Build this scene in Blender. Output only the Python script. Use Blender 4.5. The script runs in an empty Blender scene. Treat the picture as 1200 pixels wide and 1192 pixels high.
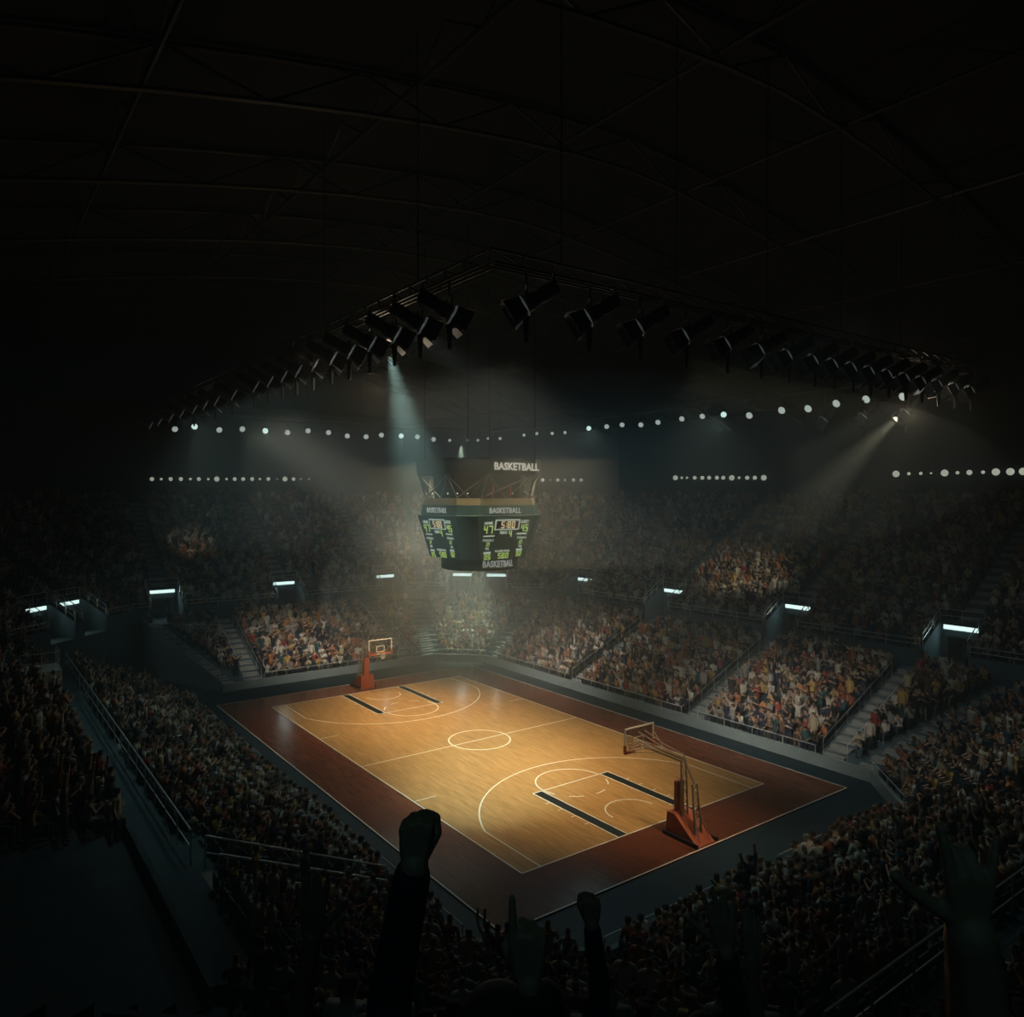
import bpy, bmesh, math, random
import numpy as np
from mathutils import Vector, Matrix
R_ = random.Random(7)
C = bpy.context.scene.collection
SC = bpy.context.scene
# ------------------------------------------------------------------ camera
CAMP = Vector((36.472, -24.550, 14.200)); YAW = 0.93515; PITCH = 0.01456; FPX = 883.6
cd = bpy.data.cameras.new('camera'); cam = bpy.data.objects.new('camera', cd); C.objects.link(cam)
cam.location = CAMP; cam.rotation_euler = (math.pi/2 - PITCH, 0, YAW)
cd.sensor_fit = 'HORIZONTAL'; cd.sensor_width = 36.0; cd.lens = FPX/1200*36.0; cd.clip_start = .05; cd.clip_end = 400
SC.camera = cam
_f = Vector((-math.sin(YAW)*math.cos(PITCH), math.cos(YAW)*math.cos(PITCH), -math.sin(PITCH)))
_r = Vector((math.cos(YAW), math.sin(YAW), 0)); _u = _r.cross(_f)
def ray(px, py): return _f + _r*((px-600)/FPX) - _u*((py-596)/FPX)
def atz(px, py, z): d = ray(px, py); return CAMP + d*((z-CAMP.z)/d.z)
def proj(p):
    d = Vector(p)-CAMP; z = d.dot(_f)
    if z < .1: return None
    return 600+FPX*d.dot(_r)/z, 596-FPX*d.dot(_u)/z, z
# ------------------------------------------------------------------ view, world
SC.view_settings.view_transform = 'Standard'; SC.view_settings.look = 'None'
SC.view_settings.exposure = 0.0; SC.view_settings.gamma = 1.0; SC.view_settings.use_curve_mapping = False
w = bpy.data.worlds.new('world'); SC.world = w; w.use_nodes = True
w.node_tree.nodes['Background'].inputs[0].default_value = (.1, .3, .42, 1); w.node_tree.nodes['Background'].inputs[1].default_value = .001
SC.cycles.max_bounces = 6; SC.cycles.diffuse_bounces = 2; SC.cycles.glossy_bounces = 3; SC.cycles.transmission_bounces = 4
SC.cycles.volume_bounces = 0; SC.cycles.transparent_max_bounces = 8
SC.cycles.sample_clamp_indirect = 2.0; SC.cycles.sample_clamp_direct = 12.0
SC.cycles.caustics_reflective = False; SC.cycles.caustics_refractive = False
SC.cycles.use_denoising = True
def spot(loc, tgt, W, deg, blend, col, rad=.15, name='spot_light'):
    l = bpy.data.lights.new(name, 'SPOT'); l.energy = W; l.spot_size = math.radians(deg); l.spot_blend = blend
    l.color = col; l.shadow_soft_size = rad
    o = bpy.data.objects.new(name, l); C.objects.link(o); o.location = loc
    o.rotation_euler = (Vector(tgt)-Vector(loc)).to_track_quat('-Z', 'Y').to_euler(); return o
def point(loc, W, col, rad=.15, name='flood_light'):
    l = bpy.data.lights.new(name, 'POINT'); l.energy = W; l.color = col; l.shadow_soft_size = rad
    o = bpy.data.objects.new(name, l); C.objects.link(o); o.location = loc; return o
WARM = (1, .78, .46); COOL = (.62, .95, .90); TEAL = (.25, .75, .95)
ZT = 19.3
# court key: unseen soft area lights added over the court and baskets
def bank(name, loc, sx, sy, W, col, spread, tgt=None):
    l = bpy.data.lights.new(name, 'AREA'); l.shape = 'RECTANGLE'; l.size = sx; l.size_y = sy; l.energy = W; l.color = col; l.spread = math.radians(spread)
    o = bpy.data.objects.new(name, l); C.objects.link(o); o.location = loc
    if tgt is not None: o.rotation_euler = (Vector(tgt)-Vector(loc)).to_track_quat('-Z', 'Y').to_euler()
    return o
bank('court_key_fill', (-1.0, 0, 16.2), 18, 7, 2100, WARM, 66)
bank('basket_fill', (19.8, 1.5, 18.6), 1.2, 9, 95, WARM, 32, (14.6, 0, 1.2))
bank('basket_fill', (-4.5, -1, 15.4), 1.2, 5, 110, WARM, 34, (-13.6, .2, 1.4))
# unseen spot added under the scoreboard to brighten the court centre
spot((0, 0, 9.95), (0, 0, 0), 2600, 84, 1.0, (.88, 1, .66), .3)
# visible beams
spot((15.2, -13.6, 18.7), (5.5, -3.2, 0), 23000, 30, 1.0, COOL, .12)
spot((17.6, 13.4, 18.3), (-3, 28, 8), 22000, 19, 1.0, (.98, .92, .66), .12)
spot((-20.8, -10.7, 18.9), (-37, -7.0, 10.5), 3000, 15, 1.0, (.95, .92, .66), .1)
spot((-20.2, 11.6, 18.9), (-20.6, 12.4, 2), 30000, 33, 1.0, (.74, 1, .78), .12)
# soft house floods, aimed out over the court
for (x, y, z, W) in ((-20.9, -5.4, ZT, 170), (-19.9, 5.2, ZT, 220), (-4.9, 13.2, ZT, 280), (6.8, 13.2, ZT, 240), (-20.8, -10.4, ZT, 120)):
    spot((x, y, z-.2), (10, -6, 0), W, 98, .5, (.70, 1, .93), .12)
# point lights added to warm the haze round the two near spotlight clusters
point((11.5, -12.2, 18.0), 130, (1, .80, .56), .2, 'haze_glow_light')
point((19.6, 10.5, 18.0), 130, (1, .80, .56), .2, 'haze_glow_light')
# unseen soft lights added to wash the stands
bank('stand_fill', (-1, -13.2, 18.8), 22, 1.6, 135, COOL, 70, (-1, -15.6, 2))
bank('stand_fill', (18.2, 9, 18.0), 1.4, 8, 75, (.92, .96, .80), 60, (24.5, 9.2, 2.5))
bank('stand_fill', (20.2, -3, 18.8), 1.6, 9, 28, COOL, 60, (23.5, -3, 2.5))
bank('stand_fill', (10.5, -9, 18.6), 9, 2, 235, (1, .95, .80), 25, (9.5, 14.4, .8))
bank('stand_fill', (-10, -9, 18.6), 9, 2, 290, (1, .95, .80), 25, (-8, 14.4, .8))
bank('stand_fill', (-4, -8, 18.2), 8, 2, 215, (1, .93, .76), 26, (-23, -1, 1.2))
spot((16, -13.3, ZT), (17, 17, 3), 1800, 34, 1.0, (.8, .95, .9), .3)
# dim blue-green fill added: a wide unseen area light and a spot behind us
bank('teal_fill', (-4, 5, 18.5), 48, 28, 310, (.10, .62, 1.0), 180)
spot((38.8, -26.8, 18.6), (31, -18.6, 10), 46, 110, 1.0, (.25, .85, .95), .3)
# ------------------------------------------------------------------ materials
def mat(name, col, rough=.6, metal=0, emis=None, es=0, noise=0, nscale=5, spec=.5, sample=True):
    m = bpy.data.materials.new(name); m.use_nodes = True; nt = m.node_tree; b = nt.nodes['Principled BSDF']
    b.inputs['Base Color'].default_value = (*col, 1); b.inputs['Roughness'].default_value = rough; b.inputs['Metallic'].default_value = metal
    b.inputs['Specular IOR Level'].default_value = spec
    if noise:
        tc = nt.nodes.new('ShaderNodeTexCoord'); n = nt.nodes.new('ShaderNodeTexNoise'); n.inputs['Scale'].default_value = nscale; n.inputs['Detail'].default_value = 5
        rp = nt.nodes.new('ShaderNodeValToRGB')
        rp.color_ramp.elements[0].color = (*[c*(1-noise) for c in col], 1); rp.color_ramp.elements[1].color = (*[min(1, c*(1+noise)) for c in col], 1)
        rp.color_ramp.elements[0].position = .3; rp.color_ramp.elements[1].position = .7
        nt.links.new(tc.outputs['Object'], n.inputs['Vector']); nt.links.new(n.outputs['Fac'], rp.inputs[0]); nt.links.new(rp.outputs[0], b.inputs['Base Color'])
    if emis: b.inputs['Emission Color'].default_value = (*emis, 1); b.inputs['Emission Strength'].default_value = es
    if not sample: m.cycles.emission_sampling = 'NONE'
    return m
def wood(name, c1, c2, rough):
    m = bpy.data.materials.new(name); m.use_nodes = True; nt = m.node_tree; b = nt.nodes['Principled BSDF']; L = nt.links.new
    tc = nt.nodes.new('ShaderNodeTexCoord'); mp = nt.nodes.new('ShaderNodeMapping')
    L(tc.outputs['Object'], mp.inputs[0])
    br = nt.nodes.new('ShaderNodeTexBrick'); br.inputs['Scale'].default_value = 1; br.inputs['Brick Width'].default_value = 1.9; br.inputs['Row Height'].default_value = .11
    br.inputs['Mortar Size'].default_value = .002; br.inputs['Color1'].default_value = (*c1, 1); br.inputs['Color2'].default_value = (*c2, 1)
    br.inputs['Mortar'].default_value = (*[c*.6 for c in c2], 1); br.offset_frequency = 2; br.offset = .37
    L(mp.outputs[0], br.inputs['Vector'])
    m2 = nt.nodes.new('ShaderNodeMapping'); m2.inputs['Scale'].default_value = (.35, 5, 1); L(tc.outputs['Object'], m2.inputs[0])
    n = nt.nodes.new('ShaderNodeTexNoise'); n.inputs['Scale'].default_value = 2.2; n.inputs['Detail'].default_value = 6; L(m2.outputs[0], n.inputs['Vector'])
    mr = nt.nodes.new('ShaderNodeMapRange'); mr.inputs['From Min'].default_value = .3; mr.inputs['From Max'].default_value = .7; mr.inputs['To Min'].default_value = .66; mr.inputs['To Max'].default_value = 1.2
    L(n.outputs['Fac'], mr.inputs['Value'])
    mx = nt.nodes.new('ShaderNodeMix'); mx.data_type = 'RGBA'; mx.blend_type = 'MULTIPLY'; mx.inputs['Factor'].default_value = 1
    L(br.outputs['Color'], mx.inputs['A']); L(mr.outputs[0], mx.inputs['B']); L(mx.outputs['Result'], b.inputs['Base Color'])
    n2 = nt.nodes.new('ShaderNodeTexNoise'); n2.inputs['Scale'].default_value = 1.1; n2.inputs['Detail'].default_value = 4; L(m2.outputs[0], n2.inputs['Vector'])
    r2 = nt.nodes.new('ShaderNodeMapRange'); r2.inputs['To Min'].default_value = rough-.07; r2.inputs['To Max'].default_value = rough+.1; L(n2.outputs['Fac'], r2.inputs['Value']); L(r2.outputs[0], b.inputs['Roughness'])
    bp = nt.nodes.new('ShaderNodeBump'); bp.inputs['Strength'].default_value = .06; bp.inputs['Distance'].default_value = .02; L(n.outputs['Fac'], bp.inputs['Height']); L(bp.outputs[0], b.inputs['Normal'])
    b.inputs['Specular IOR Level'].default_value = .45
    return m
M = {}
M['wood'] = wood('court_maple', (.53, .30, .115), (.46, .25, .088), .17)
M['apron'] = wood('apron_stain', (.18, .055, .027), (.15, .044, .021), .17)
M['blue'] = mat('blue_floor', (.0035, .018, .028), .55, noise=.2, nscale=3)
M['line'] = mat('white_line_paint', (.78, .76, .66), .35)
M['black_paint'] = mat('black_lane_paint', (.008, .010, .008), .4)
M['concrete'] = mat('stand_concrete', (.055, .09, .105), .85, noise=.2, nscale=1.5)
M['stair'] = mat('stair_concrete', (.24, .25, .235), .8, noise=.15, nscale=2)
M['ledge'] = mat('courtside_wall_paint', (.17, .21, .21), .7, noise=.12, nscale=2)
M['darkwall'] = mat('dark_wall', (.022, .028, .032), .9, noise=.2, nscale=.8)
M['roof'] = mat('roof_sheet', (.0035, .0045, .005), .9)
M['truss'] = mat('roof_steel', (.013, .0125, .012), .6)
M['steel'] = mat('rail_steel', (.52, .54, .52), .35, .6)
M['blacksteel'] = mat('black_lamp_metal', (.012, .013, .014), .5)
M['rim'] = mat('lamp_rim_glow', (.5, .5, .46), .4, emis=(.75, .9, .85), es=.045, sample=False)  # weak emission stands in for light catching the rim
M['lens'] = mat('flood_lens', (.6, .65, .6), .2, emis=(.82, 1, .92), es=.42, sample=False)
M['hotlens'] = mat('hot_flood_lens', (.6, .65, .6), .2, emis=(.7, 1, .93), es=1.0, sample=False)
M['globe'] = mat('concourse_lamp_glass', (.7, .7, .62), .3, emis=(.92, 1, .80), es=.42, sample=False)
M['tube'] = mat('vomitory_tube', (.8, .85, .8), .3, emis=(.72, 1, .93), es=1.25)
M['seat'] = mat('seat_plastic', (.012, .03, .045), .5)
M['white'] = mat('white_painted_wall', (.42, .40, .34), .7)
M['pad'] = mat('orange_pad', (.42, .085, .03), .55, noise=.1, nscale=6)
M['hoopsteel'] = mat('stanchion_steel', (.36, .27, .2), .45, .2)
M['boardframe'] = mat('backboard_frame', (.85, .8, .7), .45)
M['rimorange'] = mat('basket_rim', (.55, .10, .03), .4)
M['strut'] = mat('scoreboard_strut', (.11, .11, .105), .5)
M['net'] = mat('net_cord', (.62, .6, .54), .8)
M['sb'] = mat('scoreboard_shell', (.035, .09, .10), .45)
M['sb2'] = mat('scoreboard_ring', (.010, .016, .020), .5)
M['sbbeige'] = mat('scoreboard_beige_band', (.17, .15, .085), .7)
M['sbtext'] = mat('scoreboard_lettering', (.5, .5, .5), .5, emis=(.8, .95, .92), es=.21, sample=False)
M['ledgreen'] = mat('led_green', (.1, .2, .05), .4, emis=(.60, .85, .20), es=.48, sample=False)
M['ledamber'] = mat('led_amber', (.3, .2, .05), .4, emis=(.95, .8, .45), es=.5, sample=False)
M['ledwhite'] = mat('led_white', (.3, .3, .3), .4, emis=(.72, .9, .75), es=.38, sample=False)
M['ledred'] = mat('led_red', (.3, .05, .03), .4, emis=(1, .15, .08), es=.10, sample=False)
M['clock'] = mat('clock_black', (.004, .004, .004), .4)
m = bpy.data.materials.new('backboard_glass'); m.use_nodes = True; nt = m.node_tree; nt.nodes.remove(nt.nodes['Principled BSDF'])
tr = nt.nodes.new('ShaderNodeBsdfTransparent'); tr.inputs[0].default_value = (.86, .88, .87, 1); gl = nt.nodes.new('ShaderNodeBsdfGlossy'); gl.inputs['Roughness'].default_value = .08
fr = nt.nodes.new('ShaderNodeFresnel'); mx = nt.nodes.new('ShaderNodeMixShader'); mx.inputs[0].default_value = .05; nt.links.new(tr.outputs[0], mx.inputs[1]); nt.links.new(gl.outputs[0], mx.inputs[2])
nt.links.new(mx.outputs[0], nt.nodes['Material Output'].inputs[0]); M['glass'] = m
def person_mat(name, source):
    m = bpy.data.materials.new(name); m.use_nodes = True; nt = m.node_tree; b = nt.nodes['Principled BSDF']; L = nt.links.new
    b.inputs['Roughness'].default_value = .8; b.inputs['Specular IOR Level'].default_value = .25
    if source == 'attr':
        a = nt.nodes.new('ShaderNodeAttribute'); a.attribute_name = 'Col'; L(a.outputs['Color'], b.inputs['Base Color'])
    return m
M['crowd'] = person_mat('crowd_clothes_and_skin', 'attr')
# slots for individual spectators: skin, shirt (object colour), trousers, hair
M['skin'] = mat('skin', (.36, .20, .13), .6); M['skin_dim'] = mat('skin_deep', (.16, .085, .055), .6)
M['hair'] = mat('hair', (.025, .017, .012), .7); M['trousers'] = mat('dark_denim', (.02, .026, .04), .85, noise=.2, nscale=30)
m = mat('shirt', (.2, .2, .2), .85); oi = m.node_tree.nodes.new('ShaderNodeObjectInfo'); m.node_tree.links.new(oi.outputs['Color'], m.node_tree.nodes['Principled BSDF'].inputs['Base Color']); M['shirt'] = m
M['jacket'] = mat('navy_jacket', (.012, .016, .03), .85, noise=.2, nscale=40)
# ------------------------------------------------------------------ mesh helpers
class MB:
    def __init__(s): s.v = []; s.f = []
    def quad(s, *p):
        i = len(s.v); s.v += [tuple(q) for q in p]; s.f.append(tuple(range(i, i+len(p)))); return s
    def box(s, c, d, rot=None):
        c = Vector(c); i = len(s.v)
        for sx, sy, sz in ((-1,-1,-1),(1,-1,-1),(1,1,-1),(-1,1,-1),(-1,-1,1),(1,-1,1),(1,1,1),(-1,1,1)):
            q = Vector((sx*d[0]/2, sy*d[1]/2, sz*d[2]/2))
            if rot is not None: q = rot @ q
            s.v.append(tuple(c+q))
        s.f += [tuple(i+k for k in f) for f in ((0,3,2,1),(4,5,6,7),(0,1,5,4),(1,2,6,5),(2,3,7,6),(3,0,4,7))]; return s
    def hexa(s, b, t):   # four bottom, four top points
        i = len(s.v); s.v += [tuple(q) for q in list(b)+list(t)]
        s.f += [tuple(i+k for k in f) for f in ((0,3,2,1),(4,5,6,7),(0,1,5,4),(1,2,6,5),(2,3,7,6),(3,0,4,7))]; return s
    def tube(s, pts, r, n=8, cap=True):
        pts = [Vector(p) for p in pts]; rs = r if isinstance(r, (list, tuple)) else [r]*len(pts)
        base = len(s.v); a0 = None
        for k, p in enumerate(pts):
            t = (pts[min(k+1, len(pts)-1)]-pts[max(k-1, 0)]).normalized()
            if a0 is None: a0 = t.orthogonal().normalized()
            a = (a0-t*a0.dot(t)).normalized(); b = t.cross(a); a0 = a
            for j in range(n):
                q = 2*math.pi*j/n; s.v.append(tuple(p+(a*math.cos(q)+b*math.sin(q))*rs[k]))
        for k in range(len(pts)-1):
            for j in range(n): s.f.append((base+k*n+j, base+k*n+(j+1)%n, base+(k+1)*n+(j+1)%n, base+(k+1)*n+j))
        if cap: s.f.append(tuple(base+j for j in reversed(range(n)))); s.f.append(tuple(base+(len(pts)-1)*n+j for j in range(n)))
        return s
    def ring(s, c, axis, R, r, n=24, m=6, a0=0, a1=2*math.pi):
        ax = Vector(axis).normalized(); u = ax.orthogonal().normalized(); v = ax.cross(u); full = abs(a1-a0-2*math.pi) < 1e-6
        k = n if full else n+1; base = len(s.v)
        for i in range(k):
            q = a0+(a1-a0)*i/n; d = u*math.cos(q)+v*math.sin(q)
            for j in range(m):
                w_ = 2*math.pi*j/m; s.v.append(tuple(Vector(c)+d*(R+r*math.cos(w_))+ax*r*math.sin(w_)))
        for i in range(n):
            i2 = (i+1) % k
            for j in range(m): s.f.append((base+i*m+j, base+i2*m+j, base+i2*m+(j+1)%m, base+i*m+(j+1)%m))
        return s
    def ell(s, c, r, nu=10, nv=7, rot=None):
        base = len(s.v); c = Vector(c)
        for i in range(1, nv):
            th = math.pi*i/nv
            for j in range(nu):
                ph = 2*math.pi*j/nu; q = Vector((r[0]*math.sin(th)*math.cos(ph), r[1]*math.sin(th)*math.sin(ph), r[2]*math.cos(th)))
                if rot is not None: q = rot @ q
                s.v.append(tuple(c+q))
        for zz in (1, -1):
            q = Vector((0, 0, zz*r[2])); q = rot @ q if rot is not None else q; s.v.append(tuple(c+q))
        T = len(s.v)-2
        for i in range(nv-2):
            for j in range(nu): s.f.append((base+i*nu+j, base+(i+1)*nu+j, base+(i+1)*nu+(j+1)%nu, base+i*nu+(j+1)%nu))
        for j in range(nu):
            s.f.append((T, base+j, base+(j+1)%nu)); s.f.append((T+1, base+(nv-2)*nu+(j+1)%nu, base+(nv-2)*nu+j))
        return s
    def lathe(s, c, prof, axis=(0, 0, 1), n=20):
        ax = Vector(axis).normalized(); u = ax.orthogonal().normalized(); v = ax.cross(u); base = len(s.v)
        for (r, h) in prof:
            for j in range(n):
                q = 2*math.pi*j/n; s.v.append(tuple(Vector(c)+ax*h+(u*math.cos(q)+v*math.sin(q))*r))
        for k in range(len(prof)-1):
            for j in range(n): s.f.append((base+k*n+j, base+k*n+(j+1)%n, base+(k+1)*n+(j+1)%n, base+(k+1)*n+j))
        s.f.append(tuple(base+j for j in reversed(range(n)))); s.f.append(tuple(base+(len(prof)-1)*n+j for j in range(n))); return s
    def mesh(s, name, smooth=False):
        me = bpy.data.meshes.new(name); me.from_pydata(s.v, [], s.f); me.update()
        if smooth: me.shade_smooth()
        return me
    def build(s, name, m, parent=None, smooth=False):
        me = s.mesh(name, smooth); me.materials.append(M[m] if isinstance(m, str) else m)
        o = bpy.data.objects.new(name, me); C.objects.link(o)
        if parent: o.parent = parent
        return o
def tag(o, label, cat, group=None, kind=None):
    o['label'] = label; o['category'] = cat
    if group: o['group'] = group
    if kind: o['kind'] = kind
    return o
def struct(o): o['kind'] = 'structure'; return o
def thing(name, label, cat, loc=(0, 0, 0), group=None, rot=None):
    o = bpy.data.objects.new(name, None); C.objects.link(o); o.location = loc; o.empty_display_size = .2
    if rot is not None: o.rotation_euler = rot
    return tag(o, label, cat, group)
def copy_tree(o, parent=None):
    c = o.copy(); C.objects.link(c)
    if parent: c.parent = parent
    for ch in list(o.children): copy_tree(ch, c)
    return c
ORD = ['zeroth', 'first', 'second', 'third', 'fourth', 'fifth', 'sixth', 'seventh', 'eighth', 'ninth', 'tenth', 'eleventh', 'twelfth', 'thirteenth', 'fourteenth', 'fifteenth', 'sixteenth', 'seventeenth', 'eighteenth', 'nineteenth', 'twentieth', '21st', '22nd', '23rd', '24th', '25th', '26th', '27th', '28th', '29th', '30th', '31st', '32nd', '33rd', '34th', '35th', '36th', '37th', '38th', '39th', '40th']
ORD += ['%dth' % i for i in range(41, 120)]
# ------------------------------------------------------------------ bowl plan: octagon of eight stand sections
q2 = 2**.5; h3 = 1.5*q2
SEC = {'R': ((0, 12), (0, 1), (1, 0), 17), 'L': ((0, -12), (0, -1), (1, 0), 17), 'F': ((-20, 0), (-1, 0), (0, 1), 9), 'N': ((20, 0), (1, 0), (0, 1), 9),
       'FR': ((-18.5, 10.5), (-1/q2, 1/q2), (1/q2, 1/q2), h3), 'NR': ((18.5, 10.5), (1/q2, 1/q2), (1/q2, -1/q2), h3),
       'FL': ((-18.5, -10.5), (-1/q2, -1/q2), (-1/q2, 1/q2), h3), 'NL': ((18.5, -10.5), (1/q2, -1/q2), (1/q2, 1/q2), h3)}
def P(sec, u, s, z): c, n, t, h = SEC[sec]; return Vector((c[0]+n[0]*s+t[0]*u, c[1]+n[1]*s+t[1]*u, z))
def half(sec, s): return SEC[sec][3] + .414214*s
LS0, LD, LR, LN = .35, .72, .31, 12           # lower tier
US0, UD, UR, UN = 10.5, .75, .46, 20          # upper tier
def zl(k): return .35+LR*k
NLOW = {k: LN for k in SEC}; NLOW['L'] = 9                      # the left stand is shallower
WS = {k: 9.0 for k in SEC}; WS['L'] = 6.83                       # where its back walkway starts
ZWK = {k: 4.0 for k in SEC}; ZWK['L'] = 3.15
USS = {k: US0 for k in SEC}; USS['L'] = 8.4
UZ0 = {k: 4.7 for k in SEC}; UZ0['L'] = 3.85
UNN = {k: UN for k in SEC}; UNN['L'] = 22
AISLE = {'R': (-5.9, 5.4, 14.6), 'L': (-12, -1, 13.6), 'F': (-6.6, 6.4), 'N': (-1, 7.0), 'FR': (), 'NR': (), 'FL': (), 'NL': ()}
MITERA = {('F', 1), ('R', -1), ('F', -1), ('R', 1), ('N', 1)}      # stairs along a section's edge
VOM = {'R': (-18.2, -7.0, 4.8, 15.85), 'F': (-10.5, 0.0, 10.4), 'FR': (-2.6, .95), 'FL': (-.9, 2.4), 'L': (-12.5,), 'N': (-4, 7), 'NR': (0,), 'NL': ()}
VW = 1.2; VK = 3
def cut(iv, a, b):
    out = []
    for x0, x1 in iv:
        if b <= x0 or a >= x1: out.append((x0, x1)); continue
        if a > x0: out.append((x0, a))
        if b < x1: out.append((b, x1))
    return out
low, upp, sta = MB(), MB(), MB()
for sec in SEC:
    nolow = sec == 'FL'; LN = NLOW[sec]; W0 = WS[sec]; ZW = ZWK[sec]; US0 = USS[sec]; UN = UNN[sec]; ZP = UZ0[sec]+.3
    zu = lambda k: UZ0[sec]+UR*k
    if not nolow:
        for k in range(LN):
            s0 = LS0+LD*k; s1 = s0+LD if k < LN-1 else W0; z = zl(k); zp = zl(k-1) if k else 0
            h0, h1 = half(sec, s0), half(sec, s1)
            low.quad(P(sec, -h0, s0, z), P(sec, h0, s0, z), P(sec, h1, s1, z), P(sec, -h1, s1, z))
            low.quad(P(sec, -h0, s0, zp), P(sec, h0, s0, zp), P(sec, h0, s0, z), P(sec, -h0, s0, z))
            ais = [(a-.6, a+.6) for a in AISLE[sec]]
            for sg in (-1, 1):
                if (sec, sg) in MITERA: ais.append((h0-1.15, h0-.05) if sg > 0 else (-h0+.05, -h0+1.15))
            for a, b in ais:
                for hh, s_ in ((0, s0), (LR/2, s0+LD/2)):
                    sta.hexa([P(sec, a, s_, z-.02), P(sec, b, s_, z-.02), P(sec, b, s0+LD, z-.02), P(sec, a, s0+LD, z-.02)],
                             [P(sec, a, s_, z+.012+hh), P(sec, b, s_, z+.012+hh), P(sec, b, s0+LD, z+.012+hh), P(sec, a, s0+LD, z+.012+hh)])
        ha, hb = half(sec, W0), half(sec, US0)
        low.quad(P(sec, -ha, W0, ZW), P(sec, ha, W0, ZW), P(sec, hb, US0, ZW), P(sec, -hb, US0, ZW))
        low.quad(P(sec, -ha, W0, zl(LN-1)), P(sec, ha, W0, zl(LN-1)), P(sec, ha, W0, ZW), P(sec, -ha, W0, ZW))
    # parapet of the upper tier and its rows, open where the gangways come out
    z0 = 0 if nolow else ZW
    iv = [(-half(sec, US0), half(sec, US0))]
    if nolow:
        upp.quad(*[P(sec, u, US0, z) for u, z in ((iv[0][0], 0), (iv[0][1], 0), (iv[0][1], ZW), (iv[0][0], ZW))])
    for v in VOM[sec]: iv = cut(iv, v-VW, v+VW)
    for a, b in iv:
        e = .0 if a > -half(sec, US0)+.01 else 0
        upp.hexa([P(sec, a, US0-.1, ZW), P(sec, b, US0-.1, ZW), P(sec, b, US0+.05, ZW), P(sec, a, US0+.05, ZW)], [P(sec, a, US0-.1, ZP), P(sec, b, US0-.1, ZP), P(sec, b, US0+.05, ZP), P(sec, a, US0+.05, ZP)])
    for k in range(UN):
        s0 = US0+UD*k; s1 = s0+UD; z = zu(k); zp = zu(k-1) if k else ZW
        h0, h1 = half(sec, s0), half(sec, s1); full = [(-h0, h0)]
        if k < VK:
            for v in VOM[sec]: full = cut(full, v-VW, v+VW)
        for a, b in full:
            a1 = -h1 if a == -h0 else a; b1 = h1 if b == h0 else b
            upp.quad(P(sec, a, s0, z), P(sec, b, s0, z), P(sec, b1, s1, z), P(sec, a1, s1, z))
            upp.quad(P(sec, a, s0, zp), P(sec, b, s0, zp), P(sec, b, s0, z), P(sec, a, s0, z))
        if k >= VK:
            for v in VOM[sec]:
                for hh, s_ in ((0, s0), (UR/2, s0+UD/2)):
                    sta.hexa([P(sec, v-.6, s_, z-.02), P(sec, v+.6, s_, z-.02), P(sec, v+.6, s1, z-.02), P(sec, v-.6, s1, z-.02)],
                             [P(sec, v-.6, s_, z+.012+hh), P(sec, v+.6, s_, z+.012+hh), P(sec, v+.6, s1, z+.012+hh), P(sec, v-.6, s1, z+.012+hh)])
    for v in VOM[sec]:      # gangway: floor, cheeks, back wall with doorway
        sb = US0+UD*VK
        upp.quad(P(sec, v-VW, US0-.1, ZW), P(sec, v+VW, US0-.1, ZW), P(sec, v+VW, sb+2, ZW), P(sec, v-VW, sb+2, ZW))
        for sg in (-1, 1):
            a, b = (v+sg*VW, v+sg*(VW+.14))
            upp.hexa([P(sec, a, US0-.1, ZW), P(sec, b, US0-.1, ZW), P(sec, b, sb, ZW), P(sec, a, sb, ZW)], [P(sec, a, US0-.1, ZP+.15), P(sec, b, US0-.1, ZP+.15), P(sec, b, sb, zu(VK)+.5), P(sec, a, sb, zu(VK)+.5)])
        for a, b, za, zb in ((v-VW, v-.85, ZW, ZW+2.5), (v+.85, v+VW, ZW, ZW+2.5), (v-.85, v+.85, ZW+1.95, ZW+2.5)):
            upp.hexa([P(sec, a, sb-.02, za), P(sec, b, sb-.02, za), P(sec, b, sb+.15, za), P(sec, a, sb+.15, za)], [P(sec, a, sb-.02, zb), P(sec, b, sb-.02, zb), P(sec, b, sb+.15, zb), P(sec, a, sb+.15, zb)])
        upp.quad(P(sec, v-.85, sb+2, ZW), P(sec, v+.85, sb+2, ZW), P(sec, v+.85, sb+2, ZW+1.95), P(sec, v-.85, sb+2, ZW+1.95))
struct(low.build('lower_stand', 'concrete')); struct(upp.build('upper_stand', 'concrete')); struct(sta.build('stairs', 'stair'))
# corner passage side walls, far left
pw = MB()
for sec, sg in (('F', -1), ('L', -1)):
    for k in range(NLOW[sec]):
        s0 = LS0+LD*k; s1 = s0+LD; a, b = sg*half(sec, s0), sg*half(sec, s1)
        pw.hexa([P(sec, a, s0, 0), P(sec, b, s1, 0), P(sec, b-.15*sg, s1, 0), P(sec, a-.15*sg, s0, 0)], [P(sec, a, s0, zl(k)+.45), P(sec, b, s1, zl(k)+.45+LR), P(sec, b-.15*sg, s1, zl(k)+.45+LR), P(sec, a-.15*sg, s0, zl(k)+.45)])
struct(pw.build('wall_corner_passage', 'ledge'))
cw = MB()
for sec in SEC:
    if sec == 'FL': continue
    iv = [(-half(sec, 0), half(sec, 0))]
    for a, b in iv:
        cw.hexa([P(sec, a, 0, 0), P(sec, b, 0, 0), P(sec, b, .35, 0), P(sec, a, .35, 0)], [P(sec, a, 0, .62), P(sec, b, 0, .62), P(sec, b, .2, .62), P(sec, a, .2, .62)])
struct(cw.build('wall_courtside', 'ledge'))
fl = MB(); fl.quad((-60, -55, -.02), (60, -55, -.02), (60, 55, -.02), (-60, 55, -.02)); struct(fl.build('floor', 'blue'))
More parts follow.
